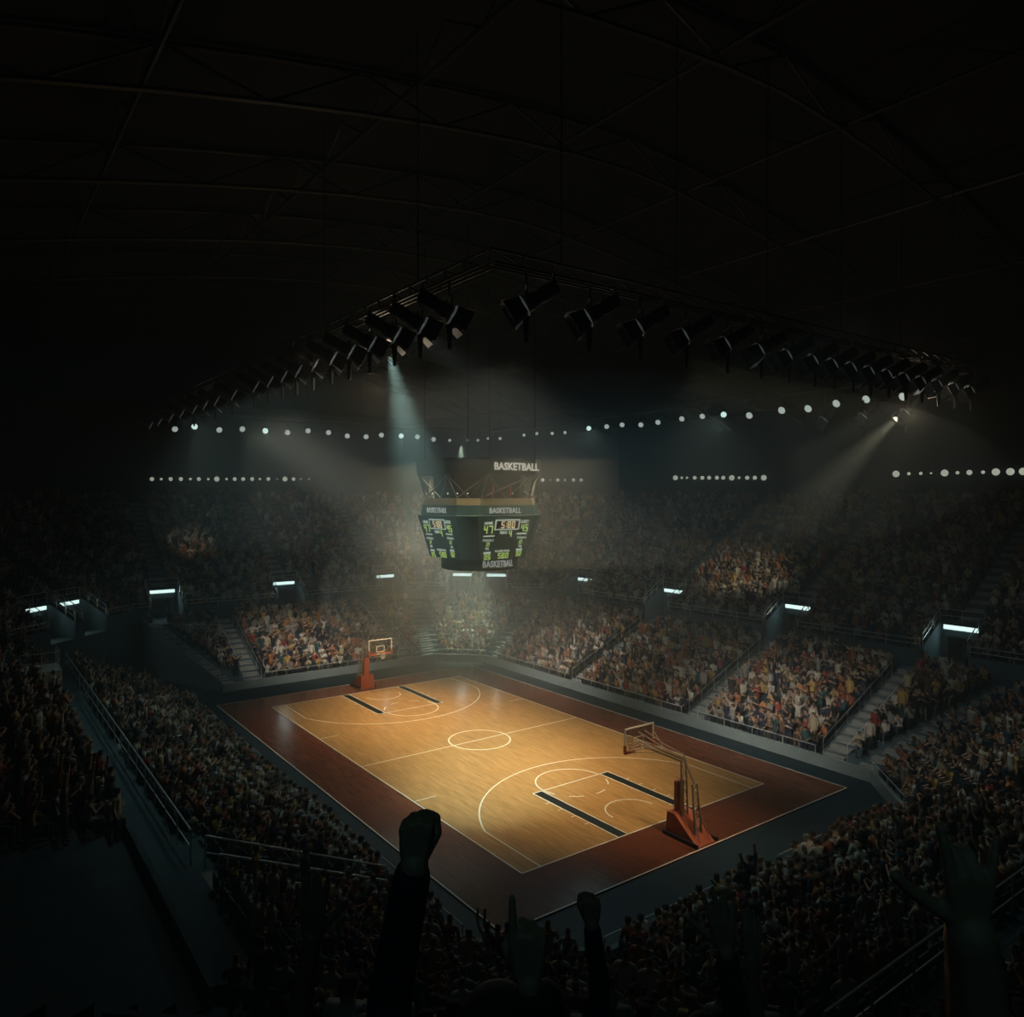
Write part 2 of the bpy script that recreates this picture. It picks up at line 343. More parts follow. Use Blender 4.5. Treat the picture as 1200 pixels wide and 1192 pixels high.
# outer walls, roof
for sec, nm in (('R', 'right'), ('L', 'left'), ('F', 'far_end'), ('N', 'near_end'), ('FR', 'far_right_corner'), ('NR', 'near_right_corner'), ('FL', 'far_left_corner'), ('NL', 'near_left_corner')):
    b = MB(); s = 26.8; h = half(sec, s)
    b.hexa([P(sec, -h, s, 10), P(sec, h, s, 10), P(sec, h, s+.3, 10), P(sec, -h, s+.3, 10)], [P(sec, -h, s, 24), P(sec, h, s, 24), P(sec, h, s+.3, 24), P(sec, -h, s+.3, 24)])
    h0, hh = half(sec, 24.8), half(sec, 26.8); zt = UZ0[sec]+UR*(UNN[sec]-1)
    b.quad(P(sec, -h0, 24.8, zt), P(sec, h0, 24.8, zt), P(sec, hh, 26.8, zt), P(sec, -hh, 26.8, zt))
    struct(b.build('wall_'+nm, 'darkwall'))
def zroof(y): return 29-8.0*(abs(y)/39)**1.6
rf = MB(); ys = [-39+78*i/24 for i in range(25)]
for a, b in zip(ys[:-1], ys[1:]): rf.quad((-47, a, zroof(a)+1.6), (47, a, zroof(a)+1.6), (47, b, zroof(b)+1.6), (-47, b, zroof(b)+1.6))
struct(rf.build('ceiling', 'roof', smooth=True))
ti = 0
for x in range(-44, 46, 8):
    t = MB(); ti += 1
    for i in range(24):
        a, b = ys[i], ys[i+1]
        t.tube([(x, a, zroof(a)), (x, b, zroof(b))], .10, 5, False); t.tube([(x, a, zroof(a)+1.4), (x, b, zroof(b)+1.4)], .10, 5, False)
        t.tube([(x, a, zroof(a)), (x, b, zroof(b)+1.4)] if i % 2 else [(x, a, zroof(a)+1.4), (x, b, zroof(b))], .06, 4, False)
    struct(t.build('trim_%d' % ti, 'truss'))
for y in range(-36, 37, 8):
    t = MB(); ti += 1; z = zroof(y)+.2
    t.tube([(-46, y, z), (46, y, z)], .09, 5, False)
    for i in range(23): t.tube([(-46+4*i, y, z), (-44+4*i, y, z+1.2), (-42+4*i, y, z)], .05, 4, False)
    struct(t.build('trim_%d' % ti, 'truss'))
# haze in the hall
hz = MB(); hz.box((0, 0, 13.5), (100, 84, 27.5)); ho = hz.build('haze', 'roof')
m = bpy.data.materials.new('thin_haze'); m.use_nodes = True; nt = m.node_tree; nt.nodes.remove(nt.nodes['Principled BSDF'])
vs = nt.nodes.new('ShaderNodeVolumeScatter'); vs.inputs['Color'].default_value = (.9, .95, .9, 1); vs.inputs['Density'].default_value = .004; vs.inputs['Anisotropy'].default_value = .1
nt.links.new(vs.outputs[0], nt.nodes['Material Output'].inputs['Volume']); ho.data.materials.clear(); ho.data.materials.append(m); M['haze'] = m
he = MB(); he.ell((-13, 7, 6.5), (12.5, 10.5, 8.5), 32, 20); he = he.build('haze', 'roof', smooth=True); m2_ = m.copy(); m2_.name = 'denser_haze'; m2_.node_tree.nodes['Volume Scatter'].inputs['Density'].default_value = .012
he.data.materials.clear(); he.data.materials.append(m2_); tag(he, 'denser warm haze drifting under the scoreboard towards the far corner', 'haze', kind='stuff'); he.display_type = 'WIRE'
h3_ = MB(); h3_.ell((-2, 5, 15.5), (26, 27, 5.4), 36, 20); h3_ = h3_.build('haze', 'roof', smooth=True); m3_ = m.copy(); m3_.name = 'truss_level_haze'; m3_.node_tree.nodes['Volume Scatter'].inputs['Density'].default_value = .0035
h3_.data.materials.clear(); h3_.data.materials.append(m3_); tag(h3_, 'layer of haze hanging level with the lighting trusses and catching their beams', 'haze', kind='stuff'); h3_.display_type = 'WIRE'
tag(ho, 'thin light haze hanging in the whole hall above the court', 'haze', kind='stuff'); ho.display_type = 'WIRE'
# ------------------------------------------------------------------ court
b = MB(); b.box((0, 0, .0), (33.5, 20.8, .04)); struct(b.build('floor_apron', 'apron'))
b = MB(); b.box((0, 0, .012), (28.0, 15.0, .04)); court = struct(b.build('floor_court', 'wood'))
LW = .07; ZL = .034
ln = MB()
def strip(x0, y0, x1, y1, w_=LW, mb=None, z=ZL):
    mb = mb or ln; a = Vector((x0, y0, z)); c = Vector((x1, y1, z)); d = (c-a).normalized(); n = Vector((-d.y, d.x, 0))*w_/2
    up = Vector((0, 0, .004)); mb.hexa([a-n, c-n, c+n, a+n], [a-n+up, c-n+up, c+n+up, a+n+up])
def arc(cx, cy, r, a0, a1, w_=LW, n=48, dash=False, z=ZL):
    for i in range(n):
        if dash and (i//(n//8)) % 2: continue
        p, q = a0+(a1-a0)*i/n, a0+(a1-a0)*(i+1)/n
        pts = [(cx+rr*math.cos(t), cy+rr*math.sin(t)) for rr, t in ((r-w_/2, p), (r+w_/2, p), (r+w_/2, q), (r-w_/2, q))]
        ln.hexa([(x, y, z) for x, y in pts], [(x, y, z+.004) for x, y in pts])
for sx in (-1, 1):
    strip(14*sx, -7.5, 14*sx, 7.5)
    strip(-14, 7.5*sx, 14, 7.5*sx)
    for sy in (-1, 1):
        strip(14*sx, 2.45*sy, 8.2*sx, 2.45*sy, .06); strip(14*sx, 1.9*sy, 8.2*sx, 1.9*sy, .06)
        strip(14*sx, 6.6*sy, (12.425-2.2)*sx, 6.6*sy)
        strip(5.675*sx, 7.5*sy, 5.675*sx, 6.3*sy, .06)
        for xx in (12.2, 11.3, 10.4, 9.5): strip(xx*sx, 2.45*sy, xx*sx, 2.72*sy, .05)
    strip(8.2*sx, -2.45, 8.2*sx, 2.45)
    base = math.pi/2 if sx > 0 else -math.pi/2
    arc(8.2*sx, 0, 1.8, base, base+math.pi); arc(8.2*sx, 0, 1.8, base+math.pi, base+2*math.pi, dash=True, n=56)
    arc(12.425*sx, 0, 1.25, base, base+math.pi)
    ph = math.acos(2.2/math.hypot(2.2, 6.6)); R3 = math.hypot(2.2, 6.6)
    arc(12.425*sx, 0, R3, math.pi-ph if sx > 0 else -ph, math.pi+ph if sx > 0 else ph, n=72)
strip(0, -7.5, 0, 7.5); arc(0, 0, 1.8, 0, 2*math.pi, .09)
o = ln.build('line_markings', 'line', court)
bl = MB()
for sx in (-1, 1):
    for sy in (-1, 1): strip(13.96*sx, 2.175*sy, 8.24*sx, 2.175*sy, .49, bl, .033)
bl.build('lane_band', 'black_paint', court)['label'] = 'black painted lane bands beside the baskets'
eb = MB()
for sx in (-1, 1): strip(16.7*sx, -10.35, 16.7*sx, 10.35, .06, eb, .022); strip(-16.7, 10.35*sx, 16.7, 10.35*sx, .06, eb, .022)
eb.build('edge_line', 'line', court)
# ------------------------------------------------------------------ basket stanchions
def hoop(name, label, sx):
    t = thing(name, label, 'basketball hoop', (15.7*sx, 0, .02)); t.rotation_euler = (0, 0, 0 if sx > 0 else math.pi)
    X = lambda x: x-15.7      # build for +x end in court metres
    b = MB()                  # padded wedge base
    b.hexa([(X(14.85), -.55, 0), (X(16.55), -.55, 0), (X(16.55), .55, 0), (X(14.85), .55, 0)], [(X(14.9), -.5, .95), (X(15.3), -.5, .95), (X(15.3), .5, .95), (X(14.9), .5, .95)])
    b.build('base', 'pad', t)
    for sy in (-1, 1):
        b = MB(); b.hexa([(X(14.8), sy*.62-.04, 0), (X(16.65), sy*.62-.04, 0), (X(16.65), sy*.62+.04, 0), (X(14.8), sy*.62+.04, 0)], [(X(14.8), sy*.62-.04, .16), (X(16.65), sy*.62-.04, .16), (X(16.65), sy*.62+.04, .16), (X(14.8), sy*.62+.04, .16)])
        b.build('skid', 'blacksteel', t)
    b = MB(); b.box((X(15.12), 0, 1.55), (.18, .42, 1.3)); b.build('post_pad', 'pad', t)
    for (x0, x1, z1, nm) in ((15.45, 15.35, 3.15, 'front_mast'), (16.15, 15.95, 2.3, 'rear_mast')):
        b = MB()
        for sy in (-1, 1): b.tube([(X(x0), sy*.2, .3), (X(x1), sy*.14, z1)], .045, 6)
        n = 7
        for i in range(n):
            f = i/n; g = (i+1)/n; b.tube([(X(x0+(x1-x0)*f), -.19+.05*f, .3+(z1-.3)*f), (X(x0+(x1-x0)*g), .19-.05*g, .3+(z1-.3)*g)], .022, 5)
            b.tube([(X(x0+(x1-x0)*g), -.19+.05*g, .3+(z1-.3)*g), (X(x0+(x1-x0)*g), .19-.05*g, .3+(z1-.3)*g)], .022, 5)
        b.build(nm, 'hoopsteel', t)
    b = MB(); b.tube([(X(15.95), 0, 2.3), (X(15.35), 0, 3.3)], .05, 6); b.build('top_strut', 'hoopsteel', t)
    for sy in (-1, 1): b = MB(); b.tube([(X(16.5), sy*.3, .1), (X(15.95), sy*.12, 1.4)], .025, 5); b.build('brace', 'hoopsteel', t)
    b = MB()
    for sy in (-1, 1):
        b.tube([(X(15.4), sy*.13, 3.1), (X(12.95), sy*.13, 3.18)], .045, 6); b.tube([(X(15.3), sy*.13, 3.3), (X(14.2), sy*.13, 3.45), (X(12.95), sy*.2, 3.75)], .03, 6)
        b.tube([(X(14.3), sy*.13, 3.14), (X(12.9), sy*.75, 3.7)], .022, 5); b.tube([(X(14.3), sy*.13, 3.14), (X(12.9), sy*.8, 3.0)], .022, 5)
    b.build('arm', 'hoopsteel', t)
    b = MB(); b.box((X(12.8), 0, 3.425), (.025, 1.74, .99)); g = b.build('backboard', 'glass', t)
    b = MB()
    for y in (-.885, .885): b.box((X(12.8), y, 3.425), (.06, .06, 1.08))
    for z in (2.915, 3.935): b.box((X(12.8), 0, z), (.06, 1.71, .06))
    b.build('board_frame', 'boardframe', g)
    b = MB()
    for y in (-.295, .295): b.box((X(12.782), y, 3.275), (.012, .05, .45))
    for z in (3.075, 3.475): b.box((X(12.782), 0, z), (.012, .54, .05))
    b.build('target_square', 'boardframe', g)['label'] = 'white target square on the glass'
    for y in (-1, 1):
        b = MB(); b.box((X(12.8), y*.62, 2.90), (.10, .60, .12)); b.box((X(12.8), y*.9, 3.05), (.10, .10, .36)); b.build('edge_padding', 'pad', g)
    b = MB(); b.ring((X(12.425), 0, 3.05), (0, 0, 1), .235, .016, 24, 6); b.box((X(12.73), 0, 3.04), (.14, .2, .06)); b.tube([(X(12.66), .07, 3.05), (X(12.75), .1, 2.95)], .012, 5); b.tube([(X(12.66), -.07, 3.05), (X(12.75), -.1, 2.95)], .012, 5)
    rm = b.build('rim', 'rimorange', t)
    b = MB()
    for i in range(12):
        for d in (1, -1):
            pts = []
            for k in range(5):
                q = 2*math.pi*(i+d*k*.5)/12; r = .225-.028*k-(.012 if k == 2 else 0); pts.append((X(12.425)+r*math.cos(q), r*math.sin(q), 3.03-.105*k))
            b.tube(pts, .007, 4, False)
    b.build('net', 'net', rm)
    return t
hoop('basketball_hoop', 'orange padded basketball hoop with glass backboard seen from behind, near end of court', 1)
hoop('basketball_hoop', 'orange padded basketball hoop facing us before the far end stand', -1)
# ------------------------------------------------------------------ scoreboard over the centre circle
sbd = thing('scoreboard', 'dark four sided scoreboard cube with lit scores hanging over the centre circle', 'scoreboard', (0, 0, 10.0))
def octring(W, c, z):
    a = W/2; return [Vector(p) for p in ((a, -a+c, z), (a, a-c, z), (a-c, a, z), (-a+c, a, z), (-a, a-c, z), (-a, -a+c, z), (-a+c, -a, z), (a-c, -a, z))]
def octband(mb, r0, r1):
    for i in range(8): mb.quad(r0[i], r0[(i+1) % 8], r1[(i+1) % 8], r1[i])
Z0 = 10.0
top = MB(); octband(top, octring(6.5, 1.7, 5.45), octring(6.7, 1.8, 6.35)); octband(top, octring(6.1, 1.6, 6.35), octring(6.1, 1.6, 5.45)); octband(top, octring(6.7, 1.8, 6.35), octring(6.1, 1.6, 6.35)); octband(top, octring(6.1, 1.6, 5.45), octring(6.5, 1.7, 5.45))
ringo = top.build('top_ring', 'sb2', sbd)
core = MB(); octband(core, octring(4.6, 1.2, 3.6), octring(4.9, 1.3, 5.6)); core.f.append(tuple(range(len(core.v), len(core.v)+8))); core.v += [tuple(v) for v in octring(4.9, 1.3, 5.6)]
core.build('inner_core', 'sb2', sbd)
bg = MB(); octband(bg, octring(5.45, .9, 3.78), octring(5.3, .9, 4.16)); bg.f.append(tuple(range(len(bg.v), len(bg.v)+8))); bg.v += [tuple(v) for v in octring(5.3, .9, 4.16)]
bg.build('beige_band', 'sbbeige', sbd)
hd = MB(); octband(hd, octring(5.6, .9, 3.2), octring(5.5, .9, 3.78)); octband(hd, octring(5.85, .82, 3.2), octring(5.6, .9, 3.2)); hd.f.append(tuple(range(len(hd.v), len(hd.v)+8))); hd.v += [tuple(v) for v in octring(5.5, .9, 3.78)]
hd.build('header_box', 'sb', sbd)
T_, B_ = octring(5.85, .82, 3.2), octring(4.75, .82, .78)
for i in range(8):
    p = MB(); j = (i+1) % 8; c = Vector((0, 0, 2)); q = [B_[i], B_[j], T_[j], T_[i]]; n = (q[1]-q[0]).cross(q[3]-q[0]).normalized()
    p.hexa([v-n*.08 for v in q], q); p.build('screen_panel', 'sb', sbd)
bt = MB(); bt.v += [tuple(v) for v in B_]; bt.f.append(tuple(range(8))); bt.build('bottom_plate', 'sb', sbd)
dr = MB(); dr.lathe((0, 0, 0), [(2.1, .1), (2.22, .16), (2.22, .82), (2.1, .88)], n=36); dr.build('lower_drum', 'sb', sbd, True)
st = MB()
for i in range(8):
    a = octring(5.2, .95, 4.16); b_ = octring(6.3, 1.65, 5.45)
    st.tube([a[i], b_[i]], .05, 6); st.tube([a[i], b_[(i+1) % 8]], .035, 5)
    m_ = (a[i]+a[(i+1) % 8])/2; st.tube([m_, b_[i]], .03, 5); st.tube([m_, b_[(i+1) % 8]], .03, 5)
st.build('truss_frame', 'strut', sbd)
for a, b_ in ((2.5, .5), (.5, 2.55), (2.5, -.9), (-.9, -2.55), (.7, -2.55), (2.0, -2.1), (-1.8, -2.5), (1.6, -2.5)):
    k = MB(); k.ell((a*1.02, b_*1.02, 4.42), (.045, .045, .045), 8, 6); k.build('work_lamp', 'globe', sbd)
for (a, b_) in ((2.62, -.9), (2.66, .25)):
    k = MB(); k.tube([(a, b_, 4.2), (a+.03, b_+.05, 4.9)], .035, 5); k.build('warning_tube', 'ledred', sbd)
cb = MB()
for sx in (-1, 1):
    for sy in (-1, 1): cb.tube([(2.3*sx, 2.3*sy, 6.3), (2.3*sx, 2.3*sy, zroof(2.3)-10)], .03, 5)
cb.build('hanging_cable', 'blacksteel', sbd)
def text_mesh(txt, bold=.0, ext=.01):
    cu = bpy.data.curves.new('lettering', 'FONT'); cu.body = txt; cu.align_x = 'CENTER'; cu.align_y = 'CENTER'; cu.extrude = ext; cu.offset = bold; cu.resolution_u = 2
    o = bpy.data.objects.new('tmp', cu); C.objects.link(o); bpy.context.view_layer.update()
    me = bpy.data.meshes.new_from_object(o.evaluated_get(bpy.context.evaluated_depsgraph_get())); bpy.data.objects.remove(o); bpy.data.curves.remove(cu)
    xs = [v.co.x for v in me.vertices]; ys_ = [v.co.y for v in me.vertices]
    cx, cy = (max(xs)+min(xs))/2, (max(ys_)+min(ys_))/2; wd, hg = max(xs)-min(xs), max(ys_)-min(ys_)
    for v in me.vertices: v.co.x = (v.co.x-cx)/wd; v.co.y = (v.co.y-cy)/hg
    return me
TM = {}
def lettering(txt, o, ex, ey, wd, hg, m_, parent, name='lettering', bold=.015):
    if (txt, bold) not in TM: TM[(txt, bold)] = text_mesh(txt, bold)
    me = TM[(txt, bold)].copy(); n = ex.cross(ey).normalized()
    for v in me.vertices: v.co = o+ex*(v.co.x*wd)+ey*(v.co.y*hg)+n*(v.co.z+.012)
    me.materials.clear(); me.materials.append(M[m_]); ob = bpy.data.objects.new(name, me); C.objects.link(ob); ob.parent = parent; return ob
SEG = {'0': 'abcdef', '1': 'bc', '2': 'abged', '3': 'abgcd', '4': 'fgbc', '5': 'afgcd', '6': 'afgedc', '7': 'abc', '8': 'abcdefg', '9': 'abcdfg'}
def seg(mb, ch, o, ex, ey, wd, hg, th=.145):
    n = ex.cross(ey).normalized(); t = th*hg
    def bar(cx, cy, w_, h_):
        p = [o+ex*(cx+a*w_/2)+ey*(cy+b*h_/2)+n*.01 for a, b in ((-1, -1), (1, -1), (1, 1), (-1, 1))]; mb.hexa(p, [q+n*.02 for q in p])
    if ch == ':': bar(0, hg*.2, t, t); bar(0, -hg*.2, t, t); return
    for s in SEG[ch]:
        if s == 'a': bar(0, hg/2-t/2, wd, t)
        if s == 'd': bar(0, -hg/2+t/2, wd, t)
        if s == 'g': bar(0, 0, wd, t)
        if s in 'bc': bar(wd/2-t/2, hg/4*(1 if s == 'b' else -1), t, hg/2)
        if s in 'fe': bar(-wd/2+t/2, hg/4*(1 if s == 'f' else -1), t, hg/2)
for f, (i) in enumerate((0, 2, 4, 6)):
    j = (i+1) % 8; tl, tr_, bl_, br_ = T_[i], T_[j], B_[i], B_[j]
    ey = (((tl+tr_)/2)-((bl_+br_)/2)).normalized(); ex = (tr_-tl).normalized(); H = (((tl+tr_)/2)-((bl_+br_)/2)).length; n = ex.cross(ey)
    def fp(px, py):       # position on the trapezoid from crop pixels
        xr = 1050-(py-190)/740*200; fx = (px-60)/(xr-60); fy = (py-190)/740
        a = tl.lerp(bl_, fy); c = tr_.lerp(br_, fy); return a.lerp(c, fx), (c-a).length/(xr-60), H/740
    def item(x0, y0, x1, y1): o, kx, ky = fp((x0+x1)/2, (y0+y1)/2); return o, (x1-x0)*kx, (y1-y0)*ky
    def txt(s_, x0, y0, x1, y1, m_='ledwhite', name='lettering'): o, a, c = item(x0, y0, x1, y1); return lettering(s_, o, ex, ey, a, c, m_, sbd, name)
    def digits(s_, x0, y0, x1, y1, m_, name):
        o, a, c = item(x0, y0, x1, y1); mb = MB(); k = len(s_)
        for q, ch in enumerate(s_): seg(mb, ch, o+ex*((q-(k-1)/2)*a/k), ex, ey, a/k*.72, c)
        return mb.build(name, m_, sbd)
    def bar(x0, y0, x1, y1, m_='ledwhite', name='led_bar'):
        o, a, c = item(x0, y0, x1, y1); mb = MB(); p = [o+ex*(s1*a/2)+ey*(s2*c/2)+n*.006 for s1, s2 in ((-1, -1), (1, -1), (1, 1), (-1, 1))]; mb.hexa(p, [q+n*.012 for q in p]); return mb.build(name, m_, sbd)
    bar(325, 252, 725, 430, 'ledwhite', 'clock_frame'); 
    o, a, c = item(345, 275, 705, 410); mb = MB(); p = [o+ex*(s1*a/2)+ey*(s2*c/2)+n*.02 for s1, s2 in ((-1, -1), (1, -1), (1, 1), (-1, 1))]; mb.hexa(p, [q+n*.006 for q in p]); mb.build('clock_face', 'clock', sbd)
    o, a, c = item(400, 285, 650, 400); mb = MB()
    for ch, q in (('5', -.3), (':', -.08), ('8', .1), ('0', .38)): seg(mb, ch, o+ex*(q*a)+n*.02, ex, ey, a*.2, c)
    mb.build('clock_digits', 'ledamber', sbd)
    txt('HOME', 165, 285, 295, 335); digits('47', 135, 352, 300, 485, 'ledgreen', 'home_score')
    txt('GUEST', 742, 268, 880, 322); digits('45', 745, 345, 875, 465, 'ledgreen', 'guest_score')
    bar(135, 517, 310, 540); bar(680, 490, 845, 515)
    txt('PERIOD', 405, 450, 522, 500); digits('4', 540, 445, 602, 550, 'ledgreen', 'period_digit')
    txt('FOULS', 125, 580, 295, 618); txt('FOULS', 690, 552, 842, 590)
    digits('2', 165, 635, 235, 700, 'ledgreen', 'foul_digit'); digits('2', 712, 610, 780, 675, 'ledgreen', 'foul_digit')
    txt('TOL', 150, 720, 215, 762); txt('TOL', 712, 700, 772, 740)
    bar(120, 795, 240, 832); digits('05', 120, 845, 238, 930, 'ledgreen', 'bonus_digit'); bar(672, 762, 778, 800); digits('02', 668, 810, 772, 895, 'ledgreen', 'bonus_digit')
    txt('PLAYER FOUL', 315, 772, 565, 808); digits('580', 350, 822, 545, 918, 'ledgreen', 'player_digits')
    # lettering on the header, the ring and the drum
    hdm = (octring(5.6, .9, 3.2)[i]+octring(5.6, .9, 3.2)[j]+octring(5.5, .9, 3.78)[i]+octring(5.5, .9, 3.78)[j])/4
    lettering('BASKETBALL', hdm+n*.02-ex*.15, ex, Vector((0, 0, 1)), 2.15, .30, 'sbtext', sbd)
    if i not in (0, 4): continue
    ra, rb = octring(6.6, 1.75, 5.9)[i], octring(6.6, 1.75, 5.9)[j]
    lettering('BASKETBALL', (ra+rb)/2+n*.03+ex*.25, ex, Vector((0, 0, 1)), 3.05, .42, 'sbtext', sbd, bold=.03)
# drum lettering bent round the drum
for k in (0, 2):
    if ('BASKETBALL', .03) not in TM: TM[('BASKETBALL', .03)] = text_mesh('BASKETBALL', .03)
    me = TM[('BASKETBALL', .03)].copy(); a0 = k*math.pi/2-.05
    for v in me.vertices: q = a0+v.co.x*2.05/2.22; r = 2.24+v.co.z; v.co = Vector((r*math.cos(q), r*math.sin(q), .50+v.co.y*.38))
    me.materials.clear(); me.materials.append(M['sbtext']); ob = bpy.data.objects.new('lettering', me); C.objects.link(ob); ob.parent = sbd
# ------------------------------------------------------------------ gangway block on the left walkway
b = MB(); b.hexa([P('L', -11.2, 8.15, 3.15), P('L', -9.0, 8.15, 3.15), P('L', -9.0, 10.2, 3.15), P('L', -11.2, 10.2, 3.15)], [P('L', -11.2, 8.15, 5.2), P('L', -9.0, 8.15, 5.2), P('L', -9.0, 10.2, 5.2), P('L', -11.2, 10.2, 5.2)])
tag(b.build('gangway_block', 'white'), 'pale concrete block with a railing on top beside the dark left walkway', 'wall block')
# ------------------------------------------------------------------ railings
def rail(name, label, cat, top, h, n, group=None, r=.028, m='steel', mid=True, foot=None):
    """top: list of points of the ground line; posts of height h"""
    t = thing(name, label, cat, top[0], group); o0 = Vector(top[0]); pts = [Vector(p)-o0 for p in top]; up = Vector((0, 0, h))
    b = MB(); b.tube([p+up for p in pts], r, 6); b.build('top_rail', m, t)
    if mid: b = MB(); b.tube([p+up*.5 for p in pts], r*.7, 5); b.build('mid_rail', m, t)
    L = [0]
    for a, c in zip(pts[:-1], pts[1:]): L.append(L[-1]+(c-a).length)
    for i in range(n):
        d = L[-1]*i/(n-1)
        for k in range(len(pts)-1):
            if d <= L[k+1]+1e-6: p = pts[k].lerp(pts[k+1], (d-L[k])/max(1e-6, L[k+1]-L[k])); break
        b = MB(); b.tube([p, p+up], r*.9, 5); b.build('post', m, t)
    return t
SN = {'R': 'long right stand', 'L': 'left stand', 'F': 'far end stand', 'N': 'near end stand', 'FR': 'far right corner stand', 'NR': 'near right corner stand', 'FL': 'far left corner stand', 'NL': 'near left corner stand'}
for sec in ('R', 'F', 'FR', 'NR', 'L', 'N'):
    cuts = sorted(AISLE[sec]); iv = [(-half(sec, .1), half(sec, .1))]
    for a in cuts: iv = cut(iv, a-.65, a+.65)
    if (sec, 1) in MITERA: iv[-1] = (iv[-1][0], iv[-1][1]-1.1)
    if (sec, -1) in MITERA: iv[0] = (iv[0][0]+1.1, iv[0][1])
    for k, (a, b_) in enumerate(iv):
        if b_-a < .8: continue
        lab = 'courtside guard rail of the %s, %s bay from left' % (SN[sec], ORD[k+1])
        rail('guard_rail', lab, 'railing', [P(sec, a, .11, .62), P(sec, b_, .11, .62)], .42, max(2, int((b_-a)/1.6)+1), 'courtside guard rails', .026, mid=False)
# rails on the parapet of the upper tier
for sec in ('R', 'F', 'FR', 'FL'):
    iv = [(-half(sec, 10.4)+.1, half(sec, 10.4)-.1)]
    for v in VOM[sec]: iv = cut(iv, v-VW-.2, v+VW+.2)
    k = 0
    for a, b_ in iv:
        if b_-a < .8: continue
        k += 1
        rail('guard_rail', 'upper parapet guard rail of the %s, %s bay from left' % (SN[sec], ORD[k]), 'railing', [P(sec, a, 10.45, 5.0), P(sec, b_, 10.45, 5.0)], .6, max(2, int((b_-a)/2)+1), 'upper tier guard rails', .03)
hl = half('L', 6.6)
rail('guard_rail', 'pale two bar guard rail behind the last row of the lower left stand', 'railing', [P('L', -hl+.3, 6.95, 3.15), P('L', 12.6, 6.95, 3.15)], 1.05, 20, None, .035)
rail('guard_rail', 'two bar guard rail behind the lower near end stand, beside the big raised hand', 'railing', [P('N', -half('N', 9)+.5, 9.1, 4), P('N', 9, 9.1, 4)], 1.05, 14, None, .035)
rail('guard_rail', 'short two bar railing on top of the pale gangway block at left', 'railing', [P('L', -11.1, 8.25, 5.2), P('L', -9.1, 8.25, 5.2), P('L', -9.1, 10.0, 5.2)], .95, 5, None, .03)
# stair handrails
for sec, us in (('R', AISLE['R']), ('L', (13.6,)), ('F', AISLE['F'])):
    for ai, u in enumerate(us):
        for sg, nm in ((-1, 'left'), (1, 'right')):
            if sec == 'L': rail('handrail', 'pale two bar handrail on the %s side of the empty stairs, lower left stand' % ('far' if sg < 0 else 'near'), 'railing', [P(sec, u+sg*.72, .6, zl(0)), P(sec, u+sg*.72, 6.6, zl(8)+.2)], 1.0, 5, 'stair handrails', .035)
            else: rail('handrail', 'thin steel handrail on the %s edge of the %s stairs, %s' % (nm, ORD[ai+1], SN[sec]), 'railing', [P(sec, u+sg*.68, .9, zl(0)), P(sec, u+sg*.68, 8.2, zl(10)+.1)], .9, 7, 'stair handrails', .022)
rail('handrail', 'handrail on the side wall of the dark passage at the far left corner', 'railing', [P('F', -half('F', .5)+.1, .5, .85), P('F', -half('F', 8.5)+.1, 8.5, 4.4)], .6, 6, 'stair handrails', .025)
# ------------------------------------------------------------------ gangway lamps and their rails
lampn = {}
for sec in ('FL', 'F', 'FR', 'R'):
    for v in VOM[sec]:
        k = lampn[sec] = lampn.get(sec, 0)+1
        wh = '%s strip lamp over a gangway in the %s, %s from left' % ('cool white', SN[sec], ORD[k])
        c = P(sec, v, 12.66, 6.22); cc, n, tt, h = SEC[sec]; ang = math.atan2(tt[1], tt[0])
        t = thing('strip_lamp', wh, 'lamp', c, 'gangway strip lamps', (0, 0, ang))
        b = MB(); b.box((0, 0, .19), (2.15, .34, .06)); b.box((0, 0 if True else 0, .10), (2.1, .04, .2)); b.build('housing', 'blacksteel', t)
        b = MB(); b.box((0, 0, 0), (1.95, .22, .26)); tb = b.build('tube', 'tube', t)
        q = P(sec, v, 12.4, 6.1); spot(q, (q.x*.3, q.y*.3, 1.5), 46, 150, .6, (.75, 1, .95), .42, 'strip_lamp_light')
        for sg, nm in ((-1, 'left'), (1, 'right')):
            rail('handrail', 'slanting handrail %s of gangway lamp, %s, %s lamp from left' % (nm, SN[sec], ORD[k]), 'railing',
                 [P(sec, v+sg*1.27, 10.5, 5.2), P(sec, v+sg*1.27, 12.7, 6.55)], .75, 4, 'gangway handrails', .028)
        rail('guard_rail', 'two bar rail above gangway lamp, %s, %s lamp from left' % (SN[sec], ORD[k]), 'railing', [P(sec, v-1.3, 12.8, 6.5), P(sec, v+1.3, 12.8, 6.5)], .8, 3, 'gangway top rails', .028)
# ------------------------------------------------------------------ lighting trusses and their lamps
for nm, a, c in (('far', (-20.6, -13.7), (-20.6, 13.7)), ('right', (-20.6, 13.7), (20.6, 13.7)), ('near', (20.9, 13.7), (20.9, -13.7)), ('left', (20.6, -13.7), (-20.6, -13.7))):
    b = MB(); z = ZT+.75; a = Vector((*a, z)); c = Vector((*c, z)); d = (c-a).normalized(); s_ = Vector((-d.y, d.x, 0))*.2; n = int((c-a).length/1.0)
    for o_ in (s_, -s_, Vector((0, 0, .4)), Vector((0, 0, 0))): b.tube([a+o_, c+o_], .035, 5)
    for i in range(n):
        p, q = a.lerp(c, i/n), a.lerp(c, (i+1)/n); b.tube([p+s_, q+Vector((0, 0, .4)), q-s_, q+s_], .018, 4, False)
    for i in range(6):
        p = a.lerp(c, (i+.5)/6); b.tube([p+Vector((0, 0, .4)), Vector((p.x, p.y, zroof(p.y)+.2))], .02, 4)
    tag(b.build('lighting_truss', 'blacksteel'), 'dark lattice lighting truss hung from the roof along the %s side of the court' % ({'far': 'far basket', 'right': 'right hand', 'near': 'near basket', 'left': 'left hand'}[nm]), 'truss')
